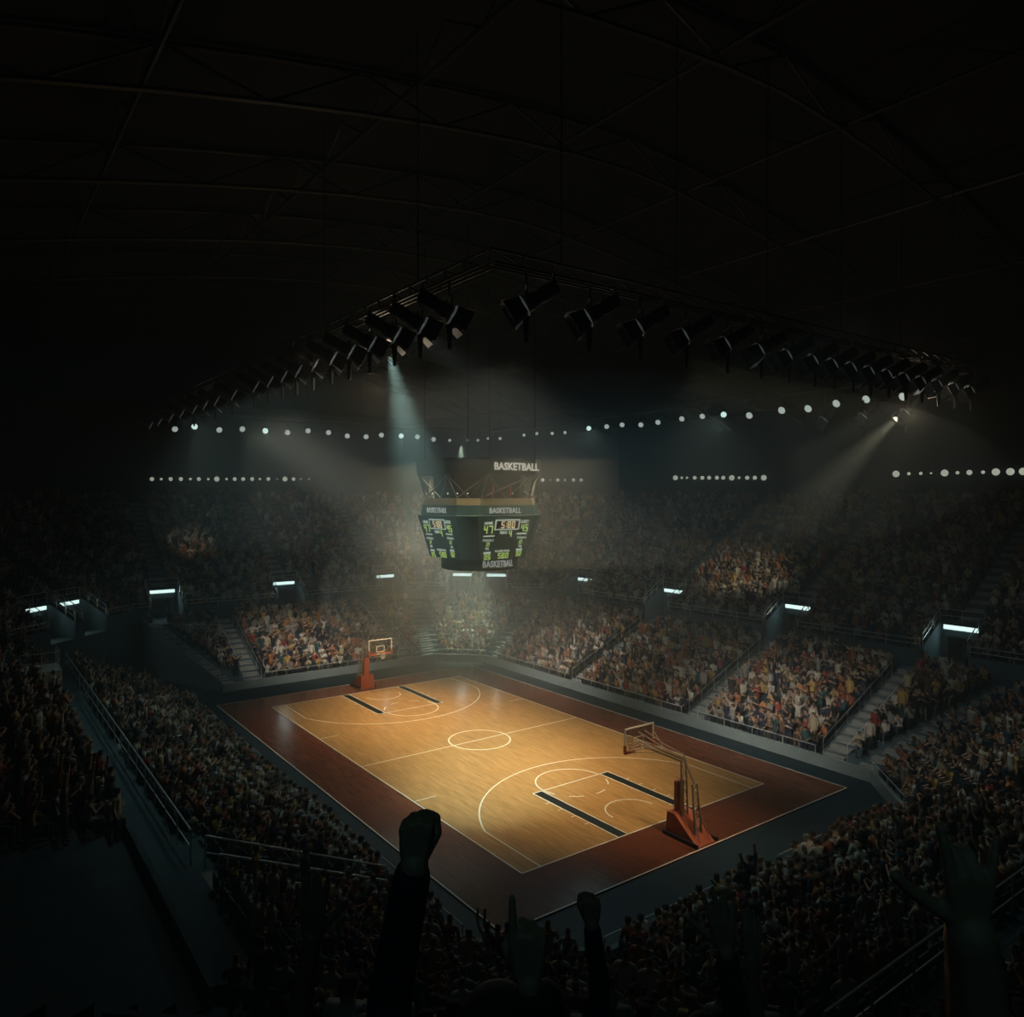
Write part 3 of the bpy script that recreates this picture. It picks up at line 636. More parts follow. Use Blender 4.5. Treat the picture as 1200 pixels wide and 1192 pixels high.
farpx = [(205,503),(228,500),(257,504),(284,503),(311,505),(337,507),(361,505),(385,507),(407,511),(429,512),(447,510),(470,511),(489,512),(508,515),(527,516),(548,516),(560,516),(572,514),(586,514),(614,510),(629,508),(647,508),(662,507),(690,502),(711,500),(729,498),(751,498),(771,495),(799,491),(823,488),(848,486),(878,487),(916,481),(947,479),(980,473),(1015,468),(1058,465),(1100,460)]
HOT = {(228,500), (311,505), (470,511), (690,502), (848,486)}
me_f = None
def make_flood():
    t = thing('floodlight', 'x', 'floodlight')
    b = MB(); b.lathe((0, -.05, 0), [(.10, -.42), (.17, -.36), (.2, -.1), (.27, 0), (.27, .05)], (0, 1, 0), 18); b.build('housing', 'blacksteel', t, True)
    b = MB(); b.lathe((0, .0, 0), [(.25, 0), (.24, .03), (.1, .06)], (0, 1, 0), 18); b.build('lens', 'lens', t, True)
    b = MB(); b.tube([(-.3, -.15, 0), (-.3, -.15, .42), (.3, -.15, .42), (.3, -.15, 0)], .022, 5); b.build('yoke', 'blacksteel', t)
    return t
fproto = make_flood(); fclean = make_flood()
cnt = 0
for i, (px, py) in enumerate(farpx):
    d = ray(px, py); p = CAMP+d*((-20.6-CAMP.x)/d.x)
    if p.y > 13.7: p = CAMP+d*((13.7-CAMP.y)/d.y)
    t = fproto if i == 0 else copy_tree(fclean); t.location = p
    hot = (px, py) in HOT
    tgt = Vector((12, -8, 5)) if not hot else CAMP+Vector((-6, 4, -3)); d = tgt-p; t.rotation_euler = (math.atan2(d.z, math.hypot(d.x, d.y))*.8, 0, math.atan2(d.y, d.x)-math.pi/2)
    s_ = .82 if px < 520 or px > 860 else .7
    if 520 < px < 600 or 605 < px < 670: s_ = .5
    if px > 900: s_ = .85
    t.scale = (s_, s_, s_)
    bpy.context.view_layer.update(); b = MB(); iw = t.matrix_world.inverted(); a_ = Vector((0, -.15, .42)); top_ = t.matrix_world @ a_; b.tube([a_, iw @ Vector((top_.x+(-20.6-top_.x if p.y < 13.6 else 0), top_.y+(13.7-top_.y if p.y >= 13.6 else 0), ZT+.75))], .035, 5); b.build('stem', 'blacksteel', t)
    t['label'] = ('glowing' if hot else 'small lit') + ' floodlight on the truss opposite, %s from the left end' % ORD[i+1]; t['group'] = 'floodlights on the far trusses'
    if hot:
        for ch in t.children:
            if 'lens' in ch.name: ch.data = ch.data.copy(); ch.data.materials.clear(); ch.data.materials.append(M['hotlens'])
for ch in list(fclean.children): bpy.data.objects.remove(ch)
bpy.data.objects.remove(fclean)
# large black spotlights with barn doors on the near trusses
def make_spot():
    t = thing('spotlight', 'x', 'spotlight')
    b = MB(); b.lathe((0, 0, 0), [(.13, -.95), (.19, -.9), (.21, -.5), (.17, -.42), (.22, -.2), (.24, .05)], (0, 1, 0), 18); b.build('housing', 'blacksteel', t, True)
    b = MB(); b.ring((0, .08, 0), (0, 1, 0), .27, .03, 28, 6); b.build('front_ring', 'rim', t, True)  # ring glows by itself to give the lit crescent
    b = MB(); b.lathe((0, 0, 0), [(.22, .03), (.21, .05), (.08, .07)], (0, 1, 0), 18); b.build('lens', 'lens', t, True)
    for a in range(4):
        rot = Matrix.Rotation(a*math.pi/2, 3, 'Y'); f = MB()
        pts = [(-.24, .10, .25), (.24, .10, .25), (.30, .55, .38), (-.30, .55, .38)]; q = [rot @ Vector(p) for p in pts]; n = rot @ Vector((0, -.25, .97))*.012
        f.hexa(q, [p+n for p in q]); f.build('barn_door', 'blacksteel', t)
    b = MB(); b.tube([(-.10, -.93, .05), (-.10, -1.0, .33), (.10, -1.0, .33), (.10, -.93, .05)], .022, 5); b.build('rear_handle', 'blacksteel', t)
    return t
sproto = make_spot(); sclean = make_spot()
left_x = [-20.2, -17.5, -14.2, -11.4, -8.4, -6.2, -4.0, -1.0, 2.3, 4.2, 5.9, 7.5, 9.2, 10.9, 12.4, 14.0, 15.7, 17.3, 18.9]
near_y = [-12.6, -10.4, -8.4, -6.4, -4.4, -2.6, -1.0, .6, 1.9, 3.2, 4.5, 5.9, 7.3, 8.7, 10.2, 11.8, 13.4]
right_x = [13.4, 15.6, 17.8]
spots = [(x, -13.7, 'left hand', i) for i, x in enumerate(left_x)]+[(20.9, y, 'near', i) for i, y in enumerate(near_y)]+[(x, 13.7, 'right hand', i) for i, x in enumerate(right_x)]
for i, (x, y, nm, k) in enumerate(spots):
    t = sproto if i == 0 else copy_tree(sclean); p = Vector((x, y, ZT-.1)); t.location = p
    if nm == 'near': tgt = Vector((11, y-15, 8.5))
    elif nm == 'left hand': tgt = Vector((x+7, 9, 6.5))
    else: tgt = Vector((x-9, 4, 5)); t.location.z = ZT-.8
    d = (tgt-p).normalized(); t.rotation_mode = 'QUATERNION'
    Y = d; X = Y.cross(Vector((0, 0, 1))).normalized(); Z = X.cross(Y); mt = Matrix((X, Y, Z)).transposed(); t.rotation_quaternion = mt.to_quaternion()
    inv = mt.transposed()
    b = MB(); dn = inv @ Vector((0, 0, -1)); up = inv @ Vector((0, 0, 1)); xx = Vector((1, 0, 0))
    b.tube([xx*.26-Y*0, xx*.29+up*.45, -xx*.29+up*.45, -xx*.26], .025, 5); b.tube([up*.45, up*(.95 if nm != 'right hand' else 1.65)], .03, 5); b.build('yoke', 'blacksteel', t)
    b = MB(); a_ = inv @ Vector((0, 0, -.18)); b.tube([a_, a_+dn*.35, a_+dn*.8], [.10, .085, .05], 6); b.build('hanging_bracket', 'blacksteel', t)
    t['label'] = 'black spotlight with barn doors on the %s truss, %s from its %s' % (nm, ORD[k+1], {'left hand': 'far end', 'near': 'left end', 'right hand': 'far end'}[nm]); t['group'] = 'spotlights on the near trusses'
for ch in list(sclean.children): bpy.data.objects.remove(ch)
bpy.data.objects.remove(sclean)
# ------------------------------------------------------------------ round lamps on the back wall of the upper tier
rows = [([178, 189, 200, 212, 223, 233, 244, 254, 265.5, 275, 285, 295.5, 304.5, 314.5, 325, 334, 344, 352.5, 362], 'MSMMSMSLSMMMSMTLMSS', 561.5, 'over the far end stand'),
        ([636, 645, 653.5, 662, 672, 681], 'MTMSMM', 562.6, 'over the far right corner stand'),
        ([791.5, 799, 805, 814, 823, 831, 840, 847.5, 857.5, 866, 875.5, 884.5, 895], 'LSSMMMMMLSMML', 560, 'over middle of long right stand'),
        ([1050, 1065, 1079, 1091, 1107, 1122, 1136, 1152, 1167, 1184, 1199], 'LSSTLSMSLLL', 555.5, 'over near half of long right stand')]
RAD = {'L': .27, 'M': .2, 'S': .13, 'T': .08}
def hit(px, py, s):
    d = ray(px, py)
    for sec in SEC:
        c, n, t, h = SEC[sec]; den = d.x*n[0]+d.y*n[1]
        if den <= 1e-6: continue
        k = (s-((CAMP.x-c[0])*n[0]+(CAMP.y-c[1])*n[1]))/den; p = CAMP+d*k; u = (p.x-c[0])*t[0]+(p.y-c[1])*t[1]
        if k > 0 and abs(u) <= half(sec, s): return p, n
for xs, sz, y0, where in rows:
    for i, x in enumerate(xs):
        p, n = hit(x, y0-(x-xs[0])*(.02 if y0 < 556 else 0), 26.35); r = RAD[sz[i]]
        t = thing('wall_lamp', '%s round lamp on back wall %s, %s from left' % ({'L': 'large', 'M': 'medium', 'S': 'small', 'T': 'tiny'}[sz[i]], where, ORD[i+1]), 'lamp', p, 'round lamps '+where)
        b = MB(); b.ell((0, 0, 0), (r, r, r), 12, 8); b.build('globe', 'globe', t, True)
        b = MB(); b.tube([(n[0]*r*.9, n[1]*r*.9, 0), (n[0]*.45, n[1]*.45, 0)], .05, 6); b.build('bracket', 'blacksteel', t)
# ------------------------------------------------------------------ spectators
def skin_mesh(name, J, E, R, sub):
    me = bpy.data.meshes.new(name); me.from_pydata([J[k] for k in J], [(list(J).index(a), list(J).index(b)) for a, b in E], [])
    o = bpy.data.objects.new('tmp', me); C.objects.link(o); md = o.modifiers.new('s', 'SKIN'); md.use_smooth_shade = True
    for i, k in enumerate(J): r = R[k]; me.skin_vertices[0].data[i].radius = r if isinstance(r, tuple) else (r, r)
    me.skin_vertices[0].data[list(J).index('pelvis')].use_root = True
    if sub: sd = o.modifiers.new('d', 'SUBSURF'); sd.levels = sub; sd.render_levels = sub
    bpy.context.view_layer.update()
    out = bpy.data.meshes.new_from_object(o.evaluated_get(bpy.context.evaluated_depsgraph_get())); bpy.data.objects.remove(o); out.name = name; return out
RAD_J = dict(pelvis=(.15, .11), spine=(.14, .10), chest=(.165, .11), neck=.055, head=.085, crown=.075, shL=.062, shR=.062, elL=.045, elR=.045, wrL=.034, wrR=.034, haL=.04, haR=.04, hiL=.085, hiR=.085, knL=.062, knR=.062, anL=.042, anR=.042, toL=.04, toR=.04)
EDG = [('pelvis', 'spine'), ('spine', 'chest'), ('chest', 'neck'), ('neck', 'head'), ('head', 'crown'), ('chest', 'shL'), ('chest', 'shR'), ('shL', 'elL'), ('shR', 'elR'), ('elL', 'wrL'), ('elR', 'wrR'), ('wrL', 'haL'), ('wrR', 'haR'), ('pelvis', 'hiL'), ('pelvis', 'hiR'), ('hiL', 'knL'), ('hiR', 'knR'), ('knL', 'anL'), ('knR', 'anR'), ('anL', 'toL'), ('anR', 'toR')]
def sit(lean=0): return dict(pelvis=(0, -.14, .52), spine=(0, -.15+lean*.3, .74), chest=(0, -.13+lean*.7, .97), neck=(0, -.10+lean, 1.13), head=(0, -.06+lean, 1.25), crown=(0, -.05+lean, 1.35), shL=(-.2, -.13+lean*.8, 1.05), shR=(.2, -.13+lean*.8, 1.05), hiL=(-.1, -.08, .50), hiR=(.1, -.08, .50), knL=(-.13, .30, .52), knR=(.13, .30, .52), anL=(-.13, .28, .09), anR=(.13, .28, .09), toL=(-.14, .42, .05), toR=(.14, .42, .05))
def stand(): return dict(pelvis=(0, 0, .96), spine=(0, -.01, 1.15), chest=(0, 0, 1.36), neck=(0, .01, 1.52), head=(0, .04, 1.64), crown=(0, .04, 1.74), shL=(-.2, 0, 1.44), shR=(.2, 0, 1.44), hiL=(-.1, 0, .9), hiR=(.1, 0, .9), knL=(-.12, .03, .5), knR=(.12, .03, .5), anL=(-.13, -.02, .09), anR=(.13, -.02, .09), toL=(-.14, .13, .05), toR=(.14, .13, .05))
def arms(J, l, r):
    for s, (e, w_, h) in (('L', l), ('R', r)):
        sh = Vector(J['sh'+s]); k = -1 if s == 'L' else 1
        for nm, q in (('el', e), ('wr', w_), ('ha', h)): J[nm+s] = tuple(sh+Vector((q[0]*k, q[1], q[2])))
    return J
LAP = ((.05, .06, -.27), (-.04, .27, -.38), (-.08, .34, -.40)); CLAP = ((.07, .10, -.25), (-.10, .32, -.12), (-.16, .38, -.05)); UP = ((.13, .06, .24), (.13, .10, .50), (.13, .11, .60)); VUP = ((.20, .02, .2), (.30, .04, .44), (.33, .05, .54)); FACE = ((.06, .12, -.24), (-.08, .28, -.02), (-.12, .28, .07)); HANG = ((.06, -.02, -.29), (.06, .05, -.54), (.06, .08, -.63)); FWD = ((.08, .14, -.18), (.05, .40, -.05), (.04, .5, 0))
POSES = [('seated', 'resting', arms(sit(), LAP, LAP)), ('seated', 'clapping', arms(sit(.05), CLAP, CLAP)), ('seated', 'leaning', arms(sit(.16), LAP, FACE)), ('seated', 'waving', arms(sit(.03), LAP, UP)),
         ('standing', 'cheering', arms(stand(), VUP, UP)), ('standing', 'clapping', arms(stand(), CLAP, CLAP)), ('standing', 'waving', arms(stand(), UP, HANG)), ('standing', 'watching', arms(stand(), HANG, HANG)), ('seated', 'cheering', arms(sit(), UP, VUP)), ('seated', 'shouting', arms(sit(.1), FACE, LAP))]
PW = [20, 18, 14, 5, 3, 7, 3, 8, 4, 12]
ROLE = {'neck': 0, 'crown': 0, 'wr': 0, 'ha': 0, 'an': 2, 'kn': 2, 'to': 3, 'hi': 2}
def roles(me, J):
    n = len(me.vertices); co = np.empty(n*3); me.vertices.foreach_get('co', co); co = co.reshape(-1, 3); best = np.full(n, 9.); rl = np.zeros(n, int)
    for a, b in EDG:
        A, B = np.array(J[a]), np.array(J[b]); d = B-A; t = np.clip(((co-A)@d)/(d@d), 0, 1); ds = np.linalg.norm(co-(A+t[:, None]*d), axis=1)
        r = RAD_J[b]; r = r[0] if isinstance(r, tuple) else r; ds = ds/max(r, .04)
        key = b[:2]; role = 1 if b in ('spine', 'chest', 'shL', 'shR', 'elL', 'elR') else 0 if b in ('neck', 'head', 'crown', 'wrL', 'wrR', 'haL', 'haR') else 2 if key in ('hi', 'kn', 'an') else 3
        m_ = ds < best; best[m_] = ds[m_]; rl[m_] = role
    hd_ = np.array(J['head']); near = np.linalg.norm(co-hd_-np.array((0, 0, .04)), axis=1) < .17
    rl[near & ((co[:, 2] > hd_[2]+.06) | ((co[:, 1] < hd_[1]-.03) & (co[:, 2] > hd_[2]-.06)))] = 3
    return co, rl
TEMPL = []; INDIV = []
for nm, act, J in POSES:
    lo = skin_mesh('person', J, EDG, RAD_J, 0); co, rl = roles(lo, J); lo.calc_loop_triangles()
    tri = np.empty(len(lo.loop_triangles)*3, int); lo.loop_triangles.foreach_get('vertices', tri); TEMPL.append((co, tri.reshape(-1, 3), rl)); bpy.data.meshes.remove(lo)
    hi = skin_mesh('person', J, EDG, RAD_J, 1); co, rl = roles(hi, J)
    hi.materials.clear()
    for k in ('skin', 'shirt', 'trousers', 'hair'): hi.materials.append(M[k])
    hi.polygons.foreach_set('material_index', [int(np.bincount(rl[list(p.vertices)]).argmax()) for p in hi.polygons]); hi.shade_smooth(); INDIV.append(hi)
COLS = [('black', (.012, .012, .014), 16), ('navy', (.014, .02, .05), 12), ('teal', (.02, .06, .07), 8), ('grey', (.22, .22, .21), 12), ('white', (.46, .44, .39), 15), ('cream', (.40, .34, .22), 8), ('rust', (.28, .085, .04), 6), ('orange', (.40, .15, .05), 4), ('mustard', (.38, .25, .07), 6), ('brown', (.12, .07, .04), 12), ('red', (.24, .035, .03), 3)]
SK = [(.42, .26, .18), (.36, .21, .14), (.30, .17, .11), (.12, .065, .04)]; TR = [(.018, .022, .035), (.03, .03, .03), (.05, .06, .09), (.012, .012, .014), (.16, .13, .09)]; HR = [(.015, .012, .01), (.05, .028, .015), (.10, .06, .03), (.2, .15, .09), (.25, .25, .24)]
people = []
for sec in SEC:
    for tier in ('lower', 'upper'):
        if sec == 'FL' and tier == 'lower': continue
        nr = NLOW[sec] if tier == 'lower' else UNN[sec]
        for k in range(nr):
            s0 = (LS0+LD*k) if tier == 'lower' else USS[sec]+UD*k; z = zl(k) if tier == 'lower' else UZ0[sec]+UR*k; dep = LD if tier == 'lower' else UD
            h = half(sec, s0)-.35; iv = [(-h, h)]
            for a in (AISLE[sec] if tier == 'lower' else ()): iv = cut(iv, a-.85, a+.85)
            if tier == 'lower':
                if (sec, 1) in MITERA: iv = cut(iv, h-1.1, h+1)
                if (sec, -1) in MITERA: iv = cut(iv, -h-1, -h+1.1)
            else:
                for v in VOM[sec]:
                    g = 1.5 if k <= VK else .7
                    iv = cut(iv, v-g, v+g)
                if k == VK:
                    for v in VOM[sec]: iv = cut(iv, v-1.5, v+1.5)
            if sec == 'L' and tier == 'upper': iv = cut(iv, -13.8, -8.8) if k < 4 else iv
            if sec == 'NL' and tier == 'lower' and k < 4: continue
            seat = 0
            for a, b_ in iv:
                n = int((b_-a)/(.45 if sec in ('R', 'F', 'FR') else .5))
                for i in range(n):
                    seat += 1; u = a+(i+.5)*(b_-a)/n; sp_ = s0+dep*.42
                    if R_.random() < (.05 if tier == 'lower' else .07): people.append((sec, tier, k, seat, P(sec, u, sp_, z+.012), None)); continue
                    p = P(sec, u+R_.uniform(-.06, .06), sp_+R_.uniform(-.05, .05), z+.012); pr = proj(p+Vector((0, 0, 1.1)))
                    if pr is None or not (-260 < pr[0] < 1460 and pr[1] < 1330) or pr[2] < 4.2: continue
                    if sec in ('L', 'NL') and pr[0] < (330 if tier == 'upper' else 250) and pr[1] > 945: continue
                    people.append((sec, tier, k, seat, p, pr))
ids = [(q[5][2], i) for i, q in enumerate(people) if q[5] and 4 < q[5][0] < 1196 and 30 < q[5][1] < 1180 and not (q[0] == 'NL' and q[1] == 'upper' and q[5][1] > 1165)]
ids.sort(); chosen = {i for d, i in ids[:285]}
V, T, COL = [], [], []; off = 0; used = set(); nper = 0
for i, (sec, tier, k, seat, p, pr) in enumerate(people):
    if pr is None: continue
    pose = R_.choices(range(len(POSES)), PW)[0]; ci = R_.choices(range(len(COLS)), [c[2] for c in COLS])[0]
    if sec in ('NL', 'N') and tier == 'upper' and pose in (3, 4, 6, 8): pose = R_.choice((0, 1, 2, 7))
    if sec in ('N', 'NL', 'L', 'NR') and tier == 'lower' and (k < 3 or pose in (4, 8)) and R_.random() < .93: pose = R_.choice((0, 0, 1, 2, 2, 9))
    n = SEC[sec][1]; yaw = math.atan2(-n[1], -n[0])-math.pi/2+R_.gauss(0, .22); sc_ = R_.uniform(.84, .97) if sec in ('R', 'F', 'FR') else R_.uniform(.9, 1.03)
    if i in chosen:
        nper += 1
        o = bpy.data.objects.new('person', INDIV[pose]); C.objects.link(o); o.location = p; o.rotation_euler = (0, 0, yaw); o.scale = (sc_,)*3; o.color = (*COLS[ci][1], 1)
        sd = {'L': 'left', 'N': 'near end', 'NL': 'near left corner', 'NR': 'near right corner', 'R': 'right', 'F': 'far end', 'FR': 'far corner', 'FL': 'far left corner'}[sec]
        tag(o, '%s person %s, %s shirt, %s row %s seat from left, %s %s stand' % (POSES[pose][0], POSES[pose][1], COLS[ci][0], ORD[k+1], ORD[seat], tier, sd), 'person', 'spectators in the nearer stands'); continue
    co, tri, rl = TEMPL[pose]; cs, sn = math.cos(yaw), math.sin(yaw)
    q = co*sc_; V.append(np.stack([q[:, 0]*cs-q[:, 1]*sn+p.x, q[:, 0]*sn+q[:, 1]*cs+p.y, q[:, 2]+p.z], 1)); T.append(tri+off); off += len(co)
    pal = np.array([R_.choices(SK, [4, 4, 3, 1])[0], COLS[ci][1], R_.choice(TR), R_.choices(HR, [5, 4, 2, 1, 1])[0]]); COL.append(pal[rl])
V = np.concatenate(V); T = np.concatenate(T); COL = np.concatenate(COL)
def np_mesh(name, V, T, COL=None):
    me = bpy.data.meshes.new(name); nt_ = len(T); me.vertices.add(len(V)); me.vertices.foreach_set('co', V.astype(np.float32).ravel())
    me.loops.add(nt_*T.shape[1]); me.loops.foreach_set('vertex_index', T.astype(np.int32).ravel()); me.polygons.add(nt_)
    me.polygons.foreach_set('loop_start', np.arange(0, nt_*T.shape[1], T.shape[1], dtype=np.int32))
    me.polygons.foreach_set('use_smooth', np.ones(nt_, bool)); me.update(calc_edges=True)
    if COL is not None:
        a = me.color_attributes.new('Col', 'FLOAT_COLOR', 'POINT'); a.data.foreach_set('color', np.concatenate([COL, np.ones((len(COL), 1))], 1).astype(np.float32).ravel())
    return me
me = np_mesh('crowd', V, T, COL); me.materials.append(M['crowd']); o = bpy.data.objects.new('crowd', me); C.objects.link(o)
tag(o, 'dense crowd of small seated and standing spectators filling the stands around the court', 'crowd', kind='stuff')
# seats under everybody
sb_ = MB(); sb_.box((0, -.16, .40), (.44, .40, .05)); sb_.box((0, -.34, .62), (.44, .04, .42)); sb_.box((0, -.2, .2), (.06, .06, .4)); sv = np.array(sb_.v); sf = np.array(sb_.f)
V, T = [], []; off = 0
for (sec, tier, k, seat, p, pr) in people:
    if pr is None:
        pr = proj(p+Vector((0, 0, .6)))
        if pr and sec in ('L', 'NL') and pr[0] < 330 and pr[1] > 930: continue
        if pr is None or not (-260 < pr[0] < 1460 and pr[1] < 1330): continue
    n = SEC[sec][1]; yaw = math.atan2(-n[1], -n[0])-math.pi/2; cs, sn = math.cos(yaw), math.sin(yaw)
    V.append(np.stack([sv[:, 0]*cs-sv[:, 1]*sn+p.x, sv[:, 0]*sn+sv[:, 1]*cs+p.y, sv[:, 2]+p.z-.012], 1)); T.append(sf+off); off += len(sv)
me = np_mesh('seats', np.concatenate(V), np.concatenate(T)); me.polygons.foreach_set('use_smooth', np.zeros(len(me.polygons), bool)); me.materials.append(M['seat']); o = bpy.data.objects.new('seats', me); C.objects.link(o)
tag(o, 'rows of dark folding seats under the crowd on the stepped stands', 'seats', kind='stuff')
print('people', len(people), nper)
# ------------------------------------------------------------------ fans right in front of us, arms raised
def cap(mb, a, b, ra, rb, n=10):
    a, b = Vector(a), Vector(b); mb.tube([a, b], [ra, rb], n); mb.ell(a, (ra,)*3, n, 7); mb.ell(b, (rb,)*3, n, 7)
def chain(mb, pts, rs):
    for i in range(len(pts)-1): cap(mb, pts[i], pts[i+1], rs[i], rs[i+1])
def remesh(mb, name, vox, smooth=3):
    me = mb.mesh(name); o = bpy.data.objects.new('tmp', me); C.objects.link(o)
    md = o.modifiers.new('r', 'REMESH'); md.mode = 'VOXEL'; md.voxel_size = vox; md.use_smooth_shade = True
    sm = o.modifiers.new('s', 'SMOOTH'); sm.iterations = smooth; sm.factor = .5
    bpy.context.view_layer.update(); out = bpy.data.meshes.new_from_object(o.evaluated_get(bpy.context.evaluated_depsgraph_get())); bpy.data.objects.remove(o); out.name = name; out.shade_smooth(); return out
FB = [(-.031, .088), (-.010, .094), (.011, .090), (.030, .080)]      # knuckles: index, middle, ring, little (thumb side is -x, palm faces +y)
FL_ = [(.042, .026, .020), (.046, .029, .021), (.042, .027, .020), (.033, .021, .018)]
def hand(mb, W, Zd, Yd, flip, kind):
    """W wrist, Zd towards fingers, Yd palm normal, flip mirrors the thumb side"""
    Zd = Vector(Zd).normalized(); Yd = Vector(Yd); Yd = (Yd-Zd*Yd.dot(Zd)).normalized(); Xd = Yd.cross(Zd)*flip
    g = lambda x, y, z: W+Xd*x+Yd*y+Zd*z
    for (x, z), r in zip(FB, (.0135, .014, .0135, .012)): cap(mb, g(x*.55, 0, .012), g(x, -.002, z), .0155, r)
    cap(mb, g(-.020, .008, .02), g(-.028, .008, .055), .018, .015); cap(mb, g(.022, .008, .018), g(.027, .006, .05), .016, .014)
    def finger(i, bends, spread):
        x, z = FB[i]; p = g(x, -.002, z); a = 0; pts = [p]; rs = [.0118, .0105, .0095, .0082] if i < 3 else [.0105, .0092, .0085, .0074]
        for L_, bd in zip(FL_[i], bends):
            a += bd; dv = Zd*math.cos(a)+Yd*math.sin(a); dv = dv+Xd*math.tan(spread)*max(0, math.cos(a)); p = p+dv.normalized()*L_; pts.append(p)
        chain(mb, pts, rs)
    def thumb(pts): chain(mb, [g(*q) for q in pts], [.0165, .0135, .0115, .0098])
    if kind == 'open':
        for i, (sp, b) in enumerate(((-.20, .10), (-.05, .05), (.09, .07), (.25, .12))): finger(i, (b, .10, .08), sp)
        thumb([(-.022, .008, .02), (-.058, .018, .052), (-.082, .022, .076), (-.100, .020, .096)])
    elif kind == 'spread':
        for i, (sp, b) in enumerate(((-.16, .04), (.02, .9), (.14, .75), (.26, .06))):
            finger(i, (b, .1, .06) if b < .5 else (b, .9, .6), sp)
        thumb([(-.022, .008, .02), (-.062, .010, .045), (-.096, .008, .070), (-.124, .004, .096)])
    elif kind == 'relaxed':
        for i in range(4): finger(i, (.35, .45, .3), (-.05, 0, .05, .1)[i])
        thumb([(-.022, .008, .02), (-.050, .030, .045), (-.056, .042, .072), (-.052, .050, .094)])
    else:
        for i in range(4):
            if kind == 'point' and i == 0: finger(0, (.04, .05, .05), .0)
            else: finger(i, (1.35, 1.6, 1.1), 0)
        thumb([(-.022, .010, .02), (-.046, .036, .050), (-.030, .056, .070), (-.006, .062, .074)] if kind == 'point' else [(-.022, .010, .02), (-.048, .034, .060), (-.044, .046, .094), (-.022, .050, .102)])
def ik(a, b, l1, l2, pole):
    d = b-a; L_ = min(d.length, (l1+l2)*.995); dn = d.normalized(); x = (l1*l1-l2*l2+L_*L_)/(2*L_); h = math.sqrt(max(0, l1*l1-x*x)); pl = Vector(pole); pl = (pl-dn*pl.dot(dn)).normalized()
    return a+dn*x+pl*h, a+dn*L_
fwd = Vector((-math.sin(YAW), math.cos(YAW), 0)); rgt = Vector((math.cos(YAW), math.sin(YAW), 0))
def fan(label, px, py, d, kind, side, lean, sleeve, coat, hcol, other='relaxed', tilt=0.0, pitch=0.0, skin='skin', sx=1.0, thick=1.0):
    """side: +1 right arm raised, -1 left. (px,py,d): where the wrist is seen"""
    wr = CAMP+ray(px, py)*d
    # which tread is under the body
    base = wr-rgt*(side*.20*sx+lean)-fwd*.06; c, n, t, h = SEC['NL']; s = (base.x-c[0])*n[0]+(base.y-c[1])*n[1]; k = max(0, int((s-US0)/UD)); tz = 4.7+UR*k+.012
    K = (wr.z-tz)/2.045
    t_ = thing('person', label, 'person', (base.x, base.y, tz)); t_.rotation_euler = (0, 0, YAW)
    loc = Matrix.Rotation(-YAW, 3, 'Z') @ (wr-Vector((base.x, base.y, tz)))
    b = MB(); S = lambda *q: Vector(q)*K
    for s_ in (-1, 1):
        chain(b, [S(s_*.10, 0, .95), S(s_*.11, .03, .50), S(s_*.12, -.03, .09)], [.085*K, .058*K, .042*K]); b.ell(S(s_*.125, .06, .05), (.045*K, .125*K, .045*K))
    b.ell(S(0, 0, .98), (.165*K, .115*K, .15*K)); b.ell(S(0, .0, 1.14), (.145*K, .10*K, .17*K)); b.ell(S(0, .01, 1.32), (.175*K, .12*K, .19*K)); cap(b, S(-.16, 0, 1.43), S(.16, 0, 1.43), .065*K, .065*K)
    cap(b, S(0, 0, 1.45), S(0, .025, 1.60), .056*K, .052*K); b.ell(S(0, .035, 1.70), (.076*K, .096*K, .115*K), 14, 10); b.ell(S(0, .085, 1.63), (.045*K, .035*K, .04*K)); b.ell(S(0, .135, 1.68), (.014*K, .022*K, .025*K))
    for s_ in (-1, 1): b.ell(S(s_*.078, .03, 1.69), (.012*K, .022*K, .034*K)); b.ell(S(s_*.030, .120, 1.715), (.014*K,)*3)
    b.ell(S(0, .125, 1.635), (.026*K, .012*K, .010*K))
    sh = S(side*.19, 0, 1.44); el, w_ = ik(sh, loc, .335*K, .30*K, (side*.3, .6, 0)); fd = (w_-el).normalized()
    chain(b, [sh, el, w_-fd*.01], [.048*K*thick, .038*K*thick, .028*K*thick]); el2 = el
    fz = (Vector((tilt, pitch, 1))).normalized(); hand(b, w_, fz, Vector((0, 1, -.1)), side*1, kind)
    sh2 = S(-side*.19, 0, 1.44); w2 = S(-side*.16, .30, 1.20); e2, w2 = ik(sh2, w2, .31*K, .28*K, (-side*.6, -.2, -1)); chain(b, [sh2, e2, w2], [.056*K, .042*K, .029*K]); hand(b, w2, (w2-e2)+Vector((side*.1, 0, .1)), (side*1, .2, 0), -side, other)
    me = remesh(b, 'body', .0055); me.materials.append(M[skin]); o = bpy.data.objects.new('body', me); C.objects.link(o); o.parent = t_
    j = MB(); j.ell(S(0, .0, .98), (.185*K, .135*K, .14*K)); j.ell(S(0, 0, 1.14), (.168*K, .122*K, .18*K)); j.ell(S(0, .01, 1.32), (.192*K, .137*K, .19*K)); cap(j, S(-.165, 0, 1.43), S(.165, 0, 1.43), .074*K, .074*K)
    if sleeve == 'long': chain(j, [sh, el, w_-fd*.035], [.056*K, .044*K, .036*K]); chain(j, [sh2, e2, w2-(w2-e2).normalized()*.03], [.070*K, .056*K, .042*K])
    else: cap(j, sh, sh.lerp(el, .62), .072*K, .066*K); cap(j, sh2, sh2.lerp(e2, .6), .072*K, .064*K)
    me = remesh(j, 'jacket' if sleeve == 'long' else 't_shirt', .009); me.materials.append(coat); o = bpy.data.objects.new(me.name, me); C.objects.link(o); o.parent = t_
    q = MB()
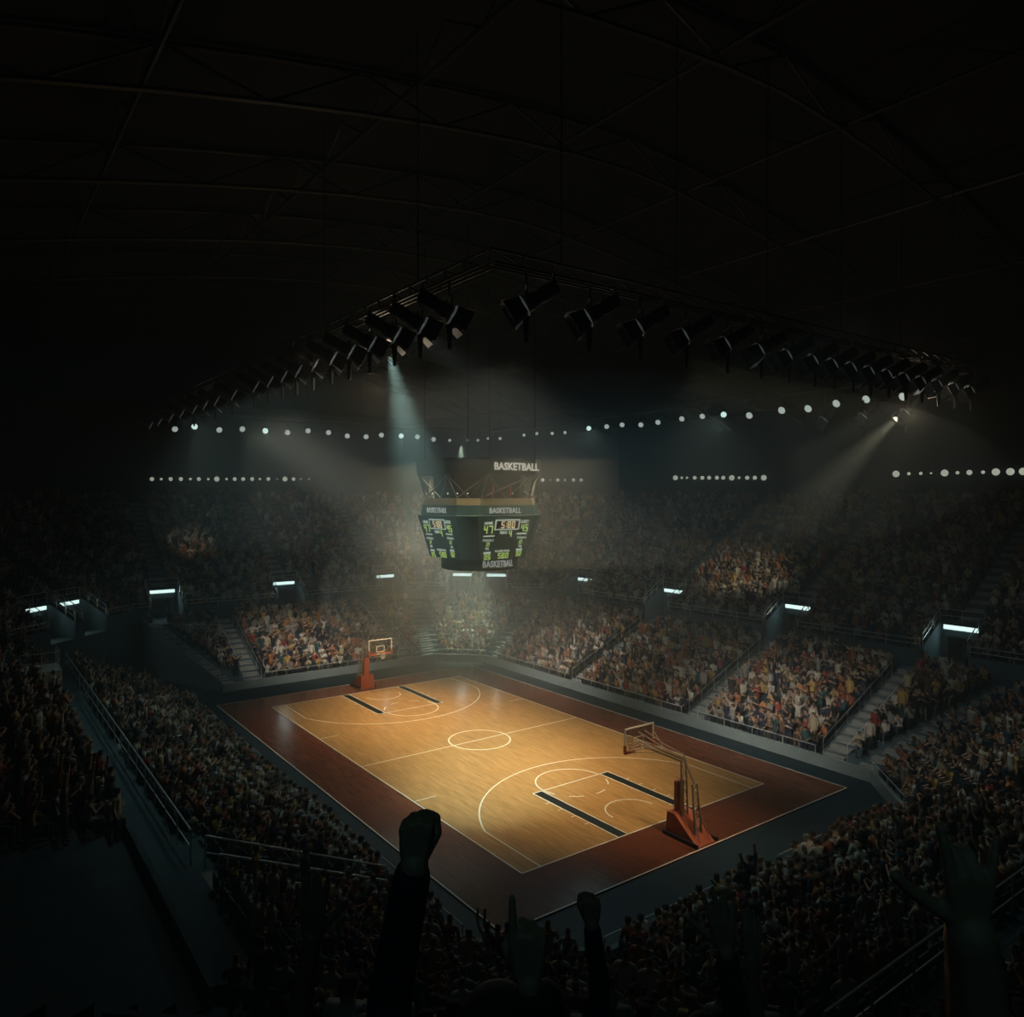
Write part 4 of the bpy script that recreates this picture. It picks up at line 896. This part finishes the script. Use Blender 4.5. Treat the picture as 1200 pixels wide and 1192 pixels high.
    for s_ in (-1, 1): chain(q, [S(s_*.095, 0, .94), S(s_*.11, .03, .50), S(s_*.12, -.03, .10)], [.102*K, .076*K, .062*K])
    q.ell(S(0, 0, .97), (.178*K, .128*K, .12*K)); me = remesh(q, 'trousers', .011); me.materials.append(M['trousers']); o = bpy.data.objects.new('trousers', me); C.objects.link(o); o.parent = t_
    for s_ in (-1, 1):
        q = MB(); q.ell(S(s_*.125, .065, .045), (.052*K, .138*K, .045*K)); q.ell(S(s_*.125, -.02, .06), (.045*K, .06*K, .06*K)); me = remesh(q, 'shoe', .012); me.materials.append(M['blacksteel']); o = bpy.data.objects.new('shoe', me); C.objects.link(o); o.parent = t_
    q = MB(); q.ell(S(0, .022, 1.725), (.086*K, .100*K, .105*K), 16, 10); q.ell(S(0, -.03, 1.67), (.075*K, .06*K, .09*K)); me = remesh(q, 'hair', .010)
    me.materials.append(hcol); o = bpy.data.objects.new('hair', me); C.objects.link(o); o.parent = t_
    return t_
JK = M['jacket']; TS = mat('charcoal_t_shirt', (.03, .032, .036), .85, noise=.2, nscale=40); GR = mat('green_t_shirt', (.02, .05, .045), .85, noise=.2, nscale=40); H1 = M['hair']
fan('person seen from behind in dark jacket raising a clenched fist over the court edge', 486, 1012, 1.80, 'fist', -1, .0, 'long', JK, H1, tilt=.03)
fan('person raising one pointing index finger in front of the near court corner', 619, 1148, 1.62, 'point', 1, .0, 'long', TS, H1, tilt=-.02)
fan('person holding up a smaller clenched fist in long dark sleeve, right of the pointing finger', 693, 1082, 3.2, 'fist', 1, .0, 'long', JK, H1)
fan('person waving one open hand with five fingers spread beside the lower near stand', 850, 1112, 2.35, 'open', 1, -.05, 'long', GR, H1, tilt=-.12)
fan('person with big bare arm and wide spread hand raised at far right of photo', 1137, 1092, 1.26, 'spread', 1, -.03, 'short', TS, H1, tilt=-.02, thick=1.3)
fan('person with an open hand raised before the white stair handrails at lower left', 366, 1098, 2.3, 'open', -1, .04, 'short', TS, H1, tilt=.0, skin='skin_dim')
fan('person with one arm up just right of the open waving hand', 880, 1120, 3.1, 'relaxed', 1, .0, 'short', GR, H1, tilt=.06)
